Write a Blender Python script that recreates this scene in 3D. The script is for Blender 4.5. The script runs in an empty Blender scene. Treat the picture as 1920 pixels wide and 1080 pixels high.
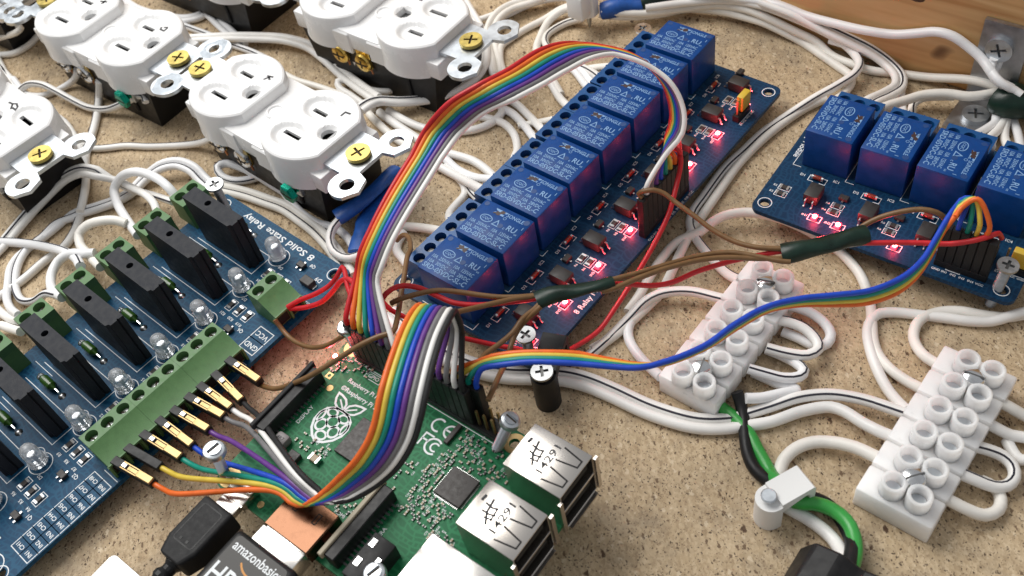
import bpy, bmesh, math, random
from mathutils import Vector, Matrix
from mathutils.geometry import tessellate_polygon, delaunay_2d_cdt
random.seed(11)
S = bpy.context.scene
COL = S.collection
S.unit_settings.system = 'METRIC'
S.unit_settings.scale_length = 0.001          # one unit is one millimetre
# ---------------------------------------------------------------- camera
CAM_R=[0.975919, -0.167132, -0.140173];CAM_U=[0.218132, 0.747745, 0.627133];CAM_F=[0.0, 0.642607, -0.766196]
cam = bpy.data.cameras.new('camera')
cam.sensor_fit = 'HORIZONTAL'; cam.sensor_width = 36.0
cam.lens = 36.0 * 1857.5 / 1920.0
cam.clip_start = 5.0; cam.clip_end = 6000.0
cam.dof.use_dof = True; cam.dof.focus_distance = 292.0; cam.dof.aperture_fstop = 0.025
camo = bpy.data.objects.new('camera', cam); COL.objects.link(camo)
camo.matrix_world = Matrix(((CAM_R[0], CAM_U[0], -CAM_F[0], 0), (CAM_R[1], CAM_U[1], -CAM_F[1], 0), (CAM_R[2], CAM_U[2], -CAM_F[2], 235.0), (0, 0, 0, 1)))
S.camera = camo
# ---------------------------------------------------------------- light of the room
W = bpy.data.worlds.new('World'); S.world = W; W.use_nodes = True
bgn = W.node_tree.nodes['Background']
bgn.inputs[0].default_value = (0.95, 0.97, 1.0, 1); bgn.inputs[1].default_value = 0.40
def area(name, loc, target, sx, sy, power, color):
    l = bpy.data.lights.new(name, 'AREA'); l.shape = 'RECTANGLE'; l.size = sx; l.size_y = sy; l.energy = power; l.color = color
    o = bpy.data.objects.new(name, l); COL.objects.link(o); o.location = loc
    o.rotation_euler = (Vector(target) - Vector(loc)).to_track_quat('-Z', 'Y').to_euler()
    return o
area('window_light', (-330, 640, 760), (-10, 190, 0), 760, 560, 8.8e6, (1.0, 0.985, 0.955))
area('ceiling_lamp', (-130, 400, 640), (-30, 150, 0), 150, 150, 5.0e5, (1.0, 0.94, 0.84))
S.view_settings.view_transform = 'Standard'; S.view_settings.look = 'None'
S.view_settings.exposure = 0.0; S.view_settings.gamma = 1.0
# ---------------------------------------------------------------- measured layout (millimetres)
POSE={"r8":[73.19,280.26,8.0,-0.8504,0.9663],"r4":[156.39,179.96,8.0,-2.3569,0.9441],"pi":[-88.48,143.27,12.18,-0.8177,1.0],"ss":[-91.83,244.97,6.2,-0.8724,1.0],"KL":[-65.21,274.33,26.0,-0.8696,1.0188],"HJ":[-129.26,345.58,26.0,-0.8104,0.9466],"MN":[-23.83,317.58,26.0,-0.8135,0.9882],"P":[-172.78,310.16,26.0,-0.8976,0.987]}
TS={"A":[73.07,171.18,-0.84,-0.0,8.38,6.57,12.93,7.98,2.34],"B":[112.46,127.79,-0.84,-0.0,8.48,6.4,12.98,8.68,4.13]}
HAND={"KL":[[[-12.8,8.7],[-10.1,9.4]],[[-11.3,9.0],[-12.4,6.7]],[[-11.7,8.6],[-10.1,7.7]],[[28.4,10.3],[26.1,10.0],[26.1,7.9]]],"HJ":[[[23.7,8.2],[24.5,7.0],[26.6,7.0],[26.4,9.0]],[[24.8,8.5],[26.3,9.2]],[[-14.5,8.1],[-11.1,9.0]],[[-12.5,7.0],[-12.5,9.5]],[[-13.3,8.9],[-11.9,7.7]]],"P":[[[8.7,7.5],[10.9,7.9],[13.1,5.9]],[[10.9,7.9],[12.3,8.8],[14.4,8.0],[14.8,6.7],[12.8,6.7]]],"MN":[[[11.5,8.1],[13.0,8.2]]]}
SLEEVE={"upper":[[-51.6,237.3,7.0],[-47.8,238.6,7.5],[-43.6,240.3,8.0],[-39.2,243.4,8.5],[-34.8,247.4,8.5],[-29.8,252.6,8.0]],"lower":[[-45.7,221.9,5.0],[-44.3,227.5,5.0],[-42.5,233.3,5.5],[-40.7,238.1,5.0],[-37.9,241.5,5.0],[-34.7,246.2,5.0],[-32.5,249.7,4.5]],"tape1":[[5.7,167.8,27.5],[9.7,168.2,28.0],[15.3,167.7,28.2],[20.6,167.7,28.2],[24.3,167.6,28.0],[26.4,167.9,27.5]],"tape2":[[74.8,170.7,20.5],[78.5,170.0,21.0],[83.4,169.8,21.3],[88.9,170.0,21.3],[94.2,170.5,21.0],[98.6,170.8,20.5]],"tape3":[[166.8,225.2,7.0],[168.2,222.8,7.2],[171.3,220.3,7.3],[175.1,218.2,7.3],[179.0,216.3,7.0]],"top":[[56.3,316.0,7.0],[61.6,314.5,8.0],[67.3,314.3,8.0],[71.3,314.0,8.0]],"topg":[[70.9,313.8,8.2],[75.8,313.8,8.2],[81.7,314.2,8.0],[87.5,314.4,8.0]]}
BRK={"wall":[[163.5,237.5,30.4],[164.4,236.5,6.0],[172.5,227.7,30.9],[167.6,233.0,22.8]],"base":[[158.6,231.7,1.5],[150.0,222.5,1.5],[159.8,212.4,1.5],[158.8,224.7,1.5]]}
PT={"scr_ssr":[-85.0,242.4,27.0],"scr_pi":[[-46.5,173.4,27.0],[-82.7,143.2,27.0],[-7.7,133.3,26.0],[-45.2,102.8,23.0]],"scr_r8":[0.8,165.3,16.0],"scr_r8far":[65.3,286.8,16.0],"scr_r4":[130.3,152.1,17.0],"clipw":[[50.1,105.9,11.0],[56.8,108.0,11.0]],"clipt":[[49.3,307.9,14.0],[51.6,317.6,0.0]],"clipb":[[3.1,153.4,15.0],[7.4,162.1,12.0]],"clamp":[[49.4,84.7,14.0],[62.1,85.6,14.0],[61.1,81.6,14.0]],"plate":[[-117.6,133.0,6.0],[-126.1,127.8,6.0],[-109.5,123.9,6.0],[-118.9,126.8,6.0]],"usbplug":[[-86.2,136.1,20.0],[-79.1,128.3,20.0],[-95.5,128.1,20.0],[-83.5,121.6,20.0],[-95.3,121.8,18.0],[-103.7,115.9,10.0]]}
PINS=[[[-114.1,155.3,12.5],[-105.3,147.7,11.5]],[[-111.0,158.8,12.5],[-103.6,152.4,11.5]],[[-106.8,162.0,12.5],[-97.8,153.6,11.5]],[[-102.7,165.4,12.5],[-94.7,156.7,11.5]],[[-98.4,168.0,12.5],[-90.3,160.6,11.5]],[[-94.4,171.5,12.5],[-86.1,164.0,11.5]],[[-91.1,174.1,12.5],[-84.0,166.3,11.5]],[[-87.2,176.9,12.5],[-81.0,168.0,11.5]],[[-82.9,181.1,12.5],[-75.9,173.4,11.5]]]
RIB1=[[[-39.9,174.2,32.0],[1.001,-0.895,0.462]],[[-39.1,177.6,34.0],[0.944,-0.977,0.414]],[[-38.2,177.8,37.0],[0.861,-1.01,0.504]],[[-34.9,180.2,44.0],[0.825,-1.132,0.231]],[[-30.6,184.7,48.0],[0.82,-1.126,0.275]],[[-25.4,190.6,51.0],[0.809,-1.152,0.184]],[[-15.0,202.5,55.0],[1.161,-0.768,0.277]],[[-9.2,207.9,58.0],[1.306,-0.555,-0.046]],[[-1.3,207.1,65.0],[1.283,-0.473,-0.384]],[[7.2,207.0,68.0],[1.181,-0.531,-0.584]],[[15.2,211.4,67.0],[1.165,-0.604,-0.542]],[[24.4,218.6,65.0],[1.059,-0.704,-0.633]],[[31.6,224.3,62.0],[1.131,-0.728,-0.457]],[[38.5,228.2,58.0],[1.158,-0.788,-0.232]],[[44.5,226.7,56.0],[1.093,-0.85,-0.315]],[[50.2,224.9,53.0],[0.909,-1.043,-0.32]],[[55.1,221.7,49.0],[0.606,-1.277,-0.139]],[[57.7,218.2,44.0],[0.39,-1.359,-0.138]],[[58.0,215.0,39.0],[0.186,-1.405,0.092]],[[56.5,212.5,34.0],[-0.064,-1.372,0.361]],[[53.2,211.2,30.0],[-0.437,-1.273,0.452]],[[49.7,208.3,27.5],[-0.63,-1.07,0.689]],[[48.3,206.0,25.0],[-1.021,-0.978,0.137]]]
RIB2=[[[-19.9,154.1,30.0],[1.007,-0.917,-0.402]],[[-18.7,155.9,38.0],[1.052,-0.936,-0.183]],[[-18.1,154.7,46.0],[1.096,-0.898,0.091]],[[-18.7,154.2,50.0],[1.191,-0.75,0.186]],[[-19.8,151.6,52.0],[1.282,-0.61,0.045]],[[-22.6,145.0,54.0],[1.194,-0.767,-0.046]],[[-25.6,136.8,55.0],[1.246,-0.666,-0.139]],[[-28.9,128.4,54.0],[1.287,-0.46,-0.385]],[[-31.3,124.0,51.0],[1.377,-0.171,-0.3]],[[-33.7,121.3,48.0],[1.354,-0.202,-0.377]],[[-37.8,119.1,44.0],[1.351,-0.277,-0.338]],[[-43.9,119.7,37.0],[1.328,-0.5,-0.046]],[[-49.4,120.2,32.0],[1.211,-0.668,0.323]],[[-54.0,121.1,28.5],[1.154,-0.612,0.558]],[[-57.3,122.5,26.5],[1.145,-0.478,0.692]],[[-59.9,124.9,25.5],[1.229,-0.189,0.686]],[[-62.4,127.7,25.5],[1.219,-0.067,0.726]],[[-66.2,132.8,25.5],[1.089,0.033,0.911]],[[-69.9,136.4,25.0],[0.941,0.114,1.057]]]
RIB3=[[[-17.5,146.9,27.0],[0.743,-0.976,0.715]],[[-16.8,147.6,30.0],[0.474,-1.09,0.776]],[[-15.0,146.4,33.0],[0.255,-1.217,0.685]],[[-12.1,145.4,35.0],[0.216,-1.271,0.596]],[[-7.5,144.3,37.0],[0.332,-1.316,0.419]],[[-1.1,142.8,38.0],[0.659,-1.246,0.174]],[[5.9,140.9,38.0],[0.65,-1.259,0.088]],[[12.6,139.3,37.0],[0.426,-1.343,0.176]],[[19.0,137.0,36.0],[0.297,-1.259,0.586]],[[25.8,134.9,35.0],[-0.043,-0.993,1.015]],[[32.3,134.9,34.0],[-0.34,-0.624,1.229]],[[43.2,137.6,33.0],[-0.371,-0.629,1.218]],[[52.7,142.4,32.0],[-0.444,-0.498,1.254]],[[62.0,146.1,31.0],[-0.556,-0.498,1.208]],[[70.6,146.7,30.0],[-0.424,-0.29,1.324]],[[79.5,145.6,29.0],[-0.162,-0.007,1.411]],[[87.7,145.0,28.0],[0.237,0.193,1.387]],[[96.6,146.7,27.5],[0.508,0.582,1.191]],[[103.7,150.6,27.5],[0.666,0.796,0.969]],[[109.4,155.7,28.0],[0.659,0.875,0.903]],[[115.3,161.3,29.5],[0.83,0.993,0.584]],[[120.9,165.4,31.0],[0.723,1.207,-0.194]]]
WIRES=[
["white_wire","short white wire bent up to the green screw at the left edge","wire","white wires on the chipboard","single",1.3,None,"white",[[-198.6,397.0,3.0],[-192.2,392.6,6.0],[-184.4,386.3,10.0],[-179.0,382.5,13.0],[-178.0,384.4,13.0],[-179.6,386.7,13.0]],None],
["white_wire","white wire curling from the left edge under the outlet marked H","wire","white wires on the chipboard","single",1.4,None,"white",[[-197.9,388.4,1.4],[-193.8,387.1,1.4],[-187.0,385.9,1.4],[-181.1,390.0,1.4],[-177.3,396.6,1.6],[-175.1,401.3,2.0]],None],
["white_wire","white wire crossing the left edge above the outlet marked P","wire","white wires on the chipboard","single",1.3,None,"white",[[-197.0,390.4,1.4],[-192.8,381.4,1.4],[-186.5,366.8,1.4],[-181.0,353.9,1.4],[-177.6,346.0,1.4]],None],
["white_wire","second white wire beside the left edge passing behind the outlet marked P","wire","white wires on the chipboard","single",1.3,None,"white",[[-193.3,380.6,1.4],[-189.6,374.0,1.4],[-184.3,365.0,1.4],[-179.7,355.4,1.4],[-174.4,344.8,1.4]],None],
["white_wire","white wire looping down from the first silver screw under the outlet marked H","wire","white wires on the chipboard","single",1.35,None,"white",[[-149.1,345.2,13.0],[-151.6,347.5,9.0],[-157.4,352.8,3.0],[-163.0,352.0,1.4],[-169.6,350.4,1.4],[-176.2,353.2,1.4],[-180.5,359.4,1.6],[-183.4,364.6,3.0]],None],
["white_wire","white wire with black tracer from the green screw below the outlet marked J","wire","white wires on the chipboard","single",1.4,-1,"white",[[-118.9,314.2,13.0],[-119.4,316.7,14.0],[-122.5,319.2,13.0],[-129.7,324.1,8.0],[-140.1,329.2,3.2],[-147.7,333.0,3.0],[-156.0,340.5,4.0],[-161.3,345.2,5.5],[-168.0,351.3,6.0],[-174.6,354.9,5.0],[-178.8,355.0,3.0],[-180.8,350.8,1.5],[-180.2,343.1,1.4]],None],
["white_wire","white wire dropping from the second silver screw below J and running down the board","wire","white wires on the chipboard","single",1.5,-1.2,"white",[[-139.7,336.0,12.0],[-141.1,337.0,9.0],[-144.8,339.5,2.0],[-144.8,329.0,1.4],[-145.3,320.2,1.4],[-146.1,313.4,1.4],[-146.6,305.0,1.4],[-145.7,297.2,1.4],[-144.8,288.0,1.4],[-145.0,278.6,1.4],[-145.3,269.6,1.4],[-147.1,262.4,1.4],[-149.7,257.8,1.4],[-155.5,253.5,1.4],[-161.8,247.1,1.4],[-169.2,241.5,1.4],[-172.9,239.3,1.4]],None],
["white_wire","long tracer wire from the ear of outlet P to the silver screw under K","wire","white wires on the chipboard","single",1.25,-0.9,"white",[[-148.8,314.4,1.3],[-144.8,309.6,1.3],[-140.0,307.9,1.3],[-131.2,306.4,1.3],[-122.3,303.0,1.3],[-110.7,299.7,1.3],[-102.5,296.2,3.0],[-95.4,290.6,8.0],[-89.1,284.9,14.0]],None],
["white_wire","white wire coming out beneath the outlet marked P towards its strap ear","wire","white wires on the chipboard","single",1.4,None,"white",[[-165.4,338.0,1.4],[-161.9,334.5,1.4],[-157.6,328.9,1.4],[-153.7,321.2,1.4],[-149.6,311.1,1.4],[-146.3,302.0,2.5],[-143.7,289.9,3.8],[-143.4,279.5,3.8],[-144.1,272.4,3.5]],None],
["two_core_cord","two-core white cord sagging across the chipboard above the outlet marked J","cord","white two-core cords with a black tracer line","pair",1.35,None,"white",[[-144.9,414.1,2.0],[-141.2,408.5,1.6],[-135.7,400.0,1.6],[-125.1,390.2,1.6],[-111.5,382.3,1.6],[-105.0,382.3,1.6],[-100.6,386.5,1.6],[-97.8,388.0,4.0],[-95.9,385.7,8.0]],None],
["two_core_cord","two-core white cord running down from the top edge left of the black outlet body","cord","white two-core cords with a black tracer line","pair",1.35,None,"white",[[-113.6,401.9,2.0],[-108.9,396.0,1.6],[-101.8,384.2,1.6],[-95.7,372.5,1.6],[-90.4,362.5,1.6],[-86.0,353.5,1.6]],None],
["two_core_cord","two-core white cord sweeping from outlet J over the chipboard towards outlet L","cord","white two-core cords with a black tracer line","pair",1.35,None,"white",[[-114.1,362.7,4.0],[-111.0,363.4,4.0],[-100.1,360.5,4.2],[-87.5,356.4,4.4],[-70.7,349.3,4.4],[-65.9,346.3,4.4],[-58.3,340.0,4.0],[-51.7,329.9,3.5],[-45.9,318.6,3.2],[-40.0,307.6,4.0],[-33.6,295.3,6.0]],None],
["white_wire","white wire with black tracer from outlet J passing beneath the outlet marked K","wire","white wires on the chipboard","single",1.4,1,"white",[[-116.2,382.1,1.4],[-108.0,374.1,1.4],[-101.4,367.7,1.4],[-91.1,356.7,1.4],[-82.3,348.3,1.4],[-73.2,338.0,1.4]],None],
["white_wire","bent white wire from the left brass screw of the upper outlet","wire","white wires on the chipboard","single",1.35,None,"white",[[-38.8,314.2,11.0],[-38.2,314.2,8.0],[-35.0,312.7,4.0],[-30.6,308.8,2.0],[-27.7,304.7,1.4]],None],
["white_wire","doubled white wire folded below the right brass screw of the upper outlet","wire","white wires on the chipboard","single",1.35,None,"white",[[-25.9,306.2,10.0],[-27.5,306.1,6.0],[-27.2,305.5,2.5],[-28.3,303.8,1.6],[-32.8,304.8,1.5],[-39.3,309.0,2.0],[-44.5,313.9,3.0],[-47.9,314.4,3.0],[-47.8,312.0,2.0],[-44.1,306.7,1.6],[-39.5,299.7,1.6],[-35.8,294.9,1.6]],None],
["white_wire","white wire emerging from beneath the outlet marked K beside outlet L","wire","white wires on the chipboard","single",1.3,None,"white",[[-68.9,327.9,2.0],[-64.5,323.3,1.4],[-57.0,316.9,1.4],[-52.0,312.4,1.4],[-46.5,306.8,1.4]],None],
["two_core_cord","two-core cord with black tracer bending from outlet L around the upper outlet","cord","white two-core cords with a black tracer line","pair",1.35,1,"white",[[-39.5,287.2,9.0],[-36.6,289.2,9.0],[-32.5,292.3,7.0],[-25.2,291.8,5.0],[-17.1,291.1,4.0],[-11.1,291.4,3.5],[-2.9,294.9,3.0],[3.3,298.5,3.0],[7.4,304.8,3.0],[9.3,313.5,3.0],[9.7,322.1,3.0],[8.9,330.4,3.0],[7.4,339.1,3.0],[6.1,347.0,3.0]],None],
["white_wire","thin white wire crossing beside the right end of the upper outlet","wire","white wires on the chipboard","single",1.3,None,"white",[[7.2,333.8,2.5],[10.8,334.2,2.5],[17.7,335.7,2.5],[24.7,337.7,3.0],[31.5,341.4,3.0]],None],
["two_core_cord","thick doubled white cord arching from the upper outlet off the top edge","cord","white two-core cords with a black tracer line","pair",1.35,None,"white",[[12.3,299.4,1.6],[12.9,308.4,1.6],[12.9,317.4,2.0],[13.7,324.1,4.0],[17.9,330.6,5.0],[23.9,334.5,5.0],[31.9,335.6,5.0],[39.6,338.8,4.0]],None],
["white_wire","white wire running down behind the upper outlet strap under the rainbow ribbon","wire","white wires on the chipboard","single",1.4,None,"white",[[11.7,325.6,1.4],[11.0,316.1,1.4],[10.4,307.7,1.4],[10.9,298.3,1.4],[13.5,286.7,1.4],[18.6,274.7,1.4]],None],
["white_wire","white wire bending from the cable clip down under the rainbow ribbon","wire","white wires on the chipboard","single",1.4,None,"white",[[47.6,325.4,6.0],[42.4,327.1,4.0],[35.4,325.8,2.0],[27.7,323.3,1.4],[21.2,319.6,1.4],[16.5,316.0,1.4],[14.7,309.0,1.4],[14.5,300.7,1.4],[16.0,289.3,1.4]],None],
["white_wire","white wire leaving the white cable clip in a loop beside the far relays","wire","white wires on the chipboard","single",1.5,None,"white",[[47.6,322.3,7.0],[42.6,324.7,5.0],[36.8,323.5,2.5],[32.1,316.7,1.6],[29.0,309.3,1.5],[28.6,301.1,1.4],[30.9,291.2,1.4],[32.6,280.0,1.4]],None],
["white_wire","white wire with black tracer from the cable clip curving towards the far relay","wire","white wires on the chipboard","single",1.45,-1,"white",[[48.8,318.3,4.0],[43.8,320.6,2.0],[38.1,319.0,1.5],[34.3,316.1,1.4],[32.9,311.8,1.4],[34.7,304.5,1.4],[40.7,294.9,1.4],[45.0,288.9,2.0],[46.9,278.6,6.0],[48.2,271.8,9.0]],None],
["white_wire","white wire sweeping into the top edge cable clip from the left","wire","white wires on the chipboard","single",1.4,None,"white",[[20.1,334.6,1.4],[23.9,335.7,1.4],[29.7,337.2,2.0],[36.4,336.8,3.0],[43.9,334.5,4.0],[48.7,328.0,6.0]],None],
["white_wire","lowest white wire of the bundle leaving the top clip to the right","wire","white wires on the chipboard","single",1.5,None,"white",[[55.4,315.8,6.0],[61.2,313.6,5.0],[68.3,312.2,4.0],[78.0,311.6,3.0],[88.2,311.0,3.0],[98.9,304.5,3.7],[105.2,297.7,4.4],[111.4,290.9,4.5],[117.5,284.3,2.9],[121.9,279.3,1.4],[125.9,269.3,1.4],[128.5,262.3,1.4],[130.5,256.5,1.4],[129.5,252.6,1.4],[124.5,247.8,1.4],[118.4,243.1,3.0]],None],
["white_wire","second white wire of the bundle above the far relay running to the bracket","wire","white wires on the chipboard","single",1.5,None,"white",[[55.8,314.2,8.0],[71.9,310.0,6.0],[85.9,309.1,5.0],[98.9,304.6,6.3],[107.2,295.5,8.0],[113.3,288.8,7.0],[119.4,282.2,5.2],[125.4,275.7,3.4],[128.8,268.7,1.4],[133.6,261.7,1.4],[138.0,256.7,1.4],[145.6,252.3,1.4],[152.8,245.8,2.8],[162.4,235.4,7.0],[167.6,229.8,7.2],[170.8,226.3,5.1]],None],
["white_wire","white wire with black tracer of the upper bundle looping back between the two relay boards","wire","white wires on the chipboard","single",1.5,-1,"white",[[72.1,310.4,8.0],[88.5,308.0,8.0],[100.9,302.3,9.5],[109.1,293.4,11.5],[114.3,287.8,11.3],[119.1,282.6,10.5],[125.0,276.2,9.2],[130.0,270.7,7.4],[133.9,265.0,5.0],[133.8,257.3,5.0],[130.1,252.7,5.0],[123.5,250.2,4.0],[114.3,247.4,3.0],[103.7,243.3,1.8],[93.8,238.4,1.6],[84.5,231.7,1.6],[76.7,226.1,1.6],[66.1,215.4,1.6],[60.8,209.6,1.6],[58.7,204.3,1.6],[59.1,198.4,1.6],[60.8,191.5,1.6],[62.3,186.0,1.8],[63.6,180.1,4.0],[65.0,175.1,7.0]],None],
["white_wire","white wire lying beside the looping wire between the two relay boards","wire","white wires on the chipboard","single",1.5,None,"white",[[118.4,247.2,2.0],[111.8,245.8,1.4],[104.4,242.4,1.4],[95.5,237.3,1.4],[87.5,231.6,1.4],[80.6,225.8,1.4],[71.8,216.6,1.4],[63.9,208.2,1.4],[56.9,200.5,1.4],[51.6,193.2,1.4],[47.0,186.6,1.4],[42.8,181.3,1.4],[37.2,177.1,1.4],[30.1,172.3,1.4],[23.5,168.6,1.4],[18.6,166.5,1.6]],None],
["two_core_cord","two-core cord with black tracer bending down from the bundle to the four relay board","cord","white two-core cords with a black tracer line","pair",1.35,1,"white",[[110.4,292.0,13.9],[119.5,282.1,12.6],[127.0,274.0,9.9],[132.3,268.2,8.5],[138.7,261.2,6.5],[143.1,255.7,4.0],[144.2,248.8,3.5],[142.1,243.8,3.5],[136.2,239.6,5.0],[128.8,234.9,8.0],[125.2,232.6,9.0]],None],
["white_wire","white wire curving down from the bundle behind the second relay of the four","wire","white wires on the chipboard","single",1.4,None,"white",[[128.8,272.0,5.8],[135.9,264.3,5.6],[141.5,258.1,4.2],[145.3,254.0,2.4],[145.7,248.5,1.4],[142.3,241.6,1.4],[139.3,233.1,1.4],[136.5,225.3,3.0]],None],
["white_wire","long white wire lying across the wooden rail up to the metal bracket","wire","white wires on the chipboard","single",1.6,None,"white",[[88.1,309.5,12.0],[106.4,296.4,12.4],[114.4,287.7,13.9],[122.1,279.1,13.0],[129.2,270.0,14.0],[136.3,261.9,15.0],[143.7,255.4,16.0],[148.7,250.4,18.7],[152.7,246.0,21.3],[156.3,242.1,21.4],[160.2,237.8,19.0],[162.8,233.2,17.0],[163.3,228.9,16.0],[164.7,224.8,14.0],[169.0,223.3,11.0],[170.9,220.8,10.0]],None],
["two_core_cord","two-core cord with black tracer folding from the bracket into the dark green tape","cord","white two-core cords with a black tracer line","pair",1.35,1,"white",[[166.6,230.9,18.6],[166.4,231.1,15.8],[164.5,228.9,15.0],[165.2,223.9,14.0],[168.6,222.1,12.0],[170.5,219.7,11.0]],None],
["white_wire","white wire running from the dark green tape left to the four relay board","wire","white wires on the chipboard","single",1.6,None,"white",[[173.6,222.4,8.0],[169.7,226.0,8.0],[163.9,226.2,8.0],[157.5,227.2,8.0],[151.7,230.7,8.0],[145.4,232.9,7.5],[138.9,231.8,8.0],[131.0,229.0,10.0],[126.6,227.1,11.0]],None],
["white_wire","short white wire with black tracer hooking down behind the first relay of the four","wire","white wires on the chipboard","single",1.4,-1,"white",[[155.3,231.7,5.0],[149.2,233.7,5.0],[146.0,235.1,4.0],[143.0,234.2,3.0],[141.3,231.1,2.5],[139.2,225.9,3.0]],None],
["white_wire","white wire from under the green tape curving across the lower bracket plate","wire","white wires on the chipboard","single",1.4,None,"white",[[169.0,223.1,5.0],[164.8,221.2,4.0],[163.2,218.5,3.0],[157.7,215.3,3.5],[150.4,211.3,6.0],[146.2,208.3,8.0]],None],
["white_wire","second white wire from under the green tape to the third relay of the four","wire","white wires on the chipboard","single",1.4,None,"white",[[169.5,222.7,4.0],[166.9,219.5,3.0],[163.2,215.5,3.0],[156.8,210.3,5.0],[148.8,203.5,9.0]],None],
["white_wire","white wire hanging from the green tape behind the last relay of the four","wire","white wires on the chipboard","single",1.4,None,"white",[[171.0,223.3,3.0],[166.2,217.4,2.4],[163.0,211.9,2.4],[160.5,205.2,4.0],[156.9,197.8,8.0]],None],
["white_wire","outer white wire from the green tape at the right edge","wire","white wires on the chipboard","single",1.4,None,"white",[[171.6,222.2,2.5],[169.9,219.4,1.6],[167.9,212.6,1.6],[165.0,205.4,2.5],[158.8,195.2,8.0]],None],
["white_wire","white wire from the right edge looping into the top left of the near terminal strip","wire","white wires on the chipboard","single",1.5,None,"white",[[140.3,144.5,2.0],[135.9,146.2,1.6],[131.2,146.8,1.4],[126.0,149.0,1.4],[121.0,151.9,1.4],[116.1,153.2,1.4],[110.8,152.7,1.5],[107.0,150.1,1.8],[104.8,146.3,2.0],[104.1,141.6,3.0],[104.4,137.7,4.5],[105.9,134.3,5.5]],None],
["white_wire","twisted white wire bending from the right edge to the fourth terminal of the near strip","wire","white wires on the chipboard","single",1.5,None,"white",[[140.5,145.4,3.0],[135.5,146.1,3.0],[130.8,145.8,3.0],[126.6,146.2,2.0],[121.4,148.2,1.4],[116.3,150.7,1.4],[109.3,154.0,1.4],[103.9,156.4,1.4],[99.9,157.1,1.5],[96.8,155.5,2.0],[94.1,152.0,2.0],[92.5,146.6,2.0],[91.6,139.7,2.0],[91.3,132.2,3.0],[91.6,126.1,5.0],[92.1,123.2,6.0]],None],
["white_wire","white wire passing under the blue ribbon to the second terminal of the near strip","wire","white wires on the chipboard","single",1.5,None,"white",[[31.8,177.1,1.4],[36.1,181.6,1.4],[40.7,187.4,1.4],[46.7,194.2,1.4],[52.8,199.3,1.4],[60.6,200.2,3.0],[64.2,201.3,4.5],[68.8,202.6,5.0],[74.7,201.9,5.5],[80.3,199.3,5.5],[87.0,195.4,4.0],[93.3,189.6,2.0],[97.5,182.5,1.6],[99.3,176.5,1.6],[100.0,171.6,1.6],[99.6,165.9,1.6],[98.4,160.1,1.6],[96.3,154.1,1.6],[94.4,148.3,1.6],[93.9,143.7,1.6],[94.8,138.6,2.0],[96.9,133.4,3.0],[98.9,128.1,5.5]],None],
["white_wire","white wire with black tracer reaching the second terminal of the far strip","wire","white wires on the chipboard","single",1.5,1,"white",[[16.6,164.3,1.4],[24.3,169.3,1.4],[32.3,174.9,2.0],[37.2,178.0,3.2],[41.5,179.0,4.0],[46.7,178.4,4.5],[51.5,176.4,5.0],[56.9,172.4,5.5],[60.8,169.3,6.0]],None],
["white_wire","white wire bending from the bundle into the near left terminal of the far strip","wire","white wires on the chipboard","single",1.5,None,"white",[[41.8,180.2,1.4],[37.6,178.2,1.4],[33.3,175.1,1.4],[30.7,171.6,1.4],[29.8,167.6,1.5],[30.5,162.2,2.0],[32.4,156.2,3.0],[34.6,150.1,5.0]],None],
["two_core_cord","thick two-core cord with black tracer crossing in front of the black cable clamp","cord","white two-core cords with a black tracer line","pair",1.6,1.0,"white",[[-38.4,196.3,2.0],[-31.7,185.3,1.6],[-22.6,175.0,1.6],[-12.6,167.4,1.6],[-6.1,164.3,1.6],[0.9,161.5,2.5],[9.0,158.8,2.5],[14.7,156.0,1.6],[20.8,150.8,1.6],[29.3,142.8,1.6],[37.9,136.7,1.6],[42.2,134.7,1.6],[46.3,133.6,1.6],[51.0,133.0,1.7],[55.2,133.5,1.8]],[[[55.5,134.6,1.8],[60.7,135.3,1.9],[68.1,135.8,2.5],[74.2,134.9,3.0],[78.4,133.3,3.5],[84.0,129.5,4.5],[88.1,125.5,5.5],[91.4,122.4,6.0]],[[54.4,131.2,1.6],[59.2,130.9,1.6],[67.1,131.8,1.8],[72.3,131.7,2.0],[75.5,130.8,2.5],[78.0,128.1,3.5],[80.5,123.0,5.0],[83.3,118.9,6.0],[86.1,116.4,6.0]]]],
["white_lead","thick white lead rising from the cable clip to the last terminal of the near strip","wire","white wires on the chipboard","single",1.7,None,"white",[[53.6,112.5,1.7],[56.0,115.4,1.7],[58.6,119.1,1.8],[62.6,121.5,2.0],[67.4,121.9,2.5],[72.1,120.0,3.5],[76.3,116.5,5.0],[79.8,112.2,6.0],[82.0,110.3,6.0]],None],
["white_wire","white wire leaving the second right terminal of the near strip at the frame edge","wire","white wires on the chipboard","single",1.5,None,"white",[[114.2,120.9,6.0],[116.9,118.4,5.0],[120.2,116.1,3.0],[123.4,113.4,1.6]],None],
["white_wire","white wire leaving the third right terminal of the near strip in a wide bend","wire","white wires on the chipboard","single",1.5,None,"white",[[108.2,115.9,6.0],[110.6,114.1,5.0],[114.5,111.6,3.0],[117.9,110.2,2.5],[119.2,108.4,2.0],[117.1,105.1,1.6],[114.2,105.3,1.5],[113.5,107.9,1.4],[113.7,111.3,1.4]],None],
["white_wire","looped white jumper with dark blue tracer beside the near terminal strip","wire","white wires on the chipboard","single",1.55,1,"white",[[102.3,110.0,6.0],[105.9,108.6,5.0],[109.7,106.4,3.5],[110.9,103.6,3.0],[109.8,100.5,3.0],[107.1,98.9,3.0],[103.7,99.3,3.5],[100.2,101.0,5.0],[97.1,103.1,6.0]],None],
["white_wire","lowest looped white jumper beside the near terminal strip","wire","white wires on the chipboard","single",1.55,None,"white",[[102.6,102.3,1.5],[104.9,99.8,1.5],[104.8,96.5,1.5],[102.6,93.8,2.0],[98.8,92.9,3.0],[95.2,94.4,4.5],[91.1,97.6,6.0]],None],
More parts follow.
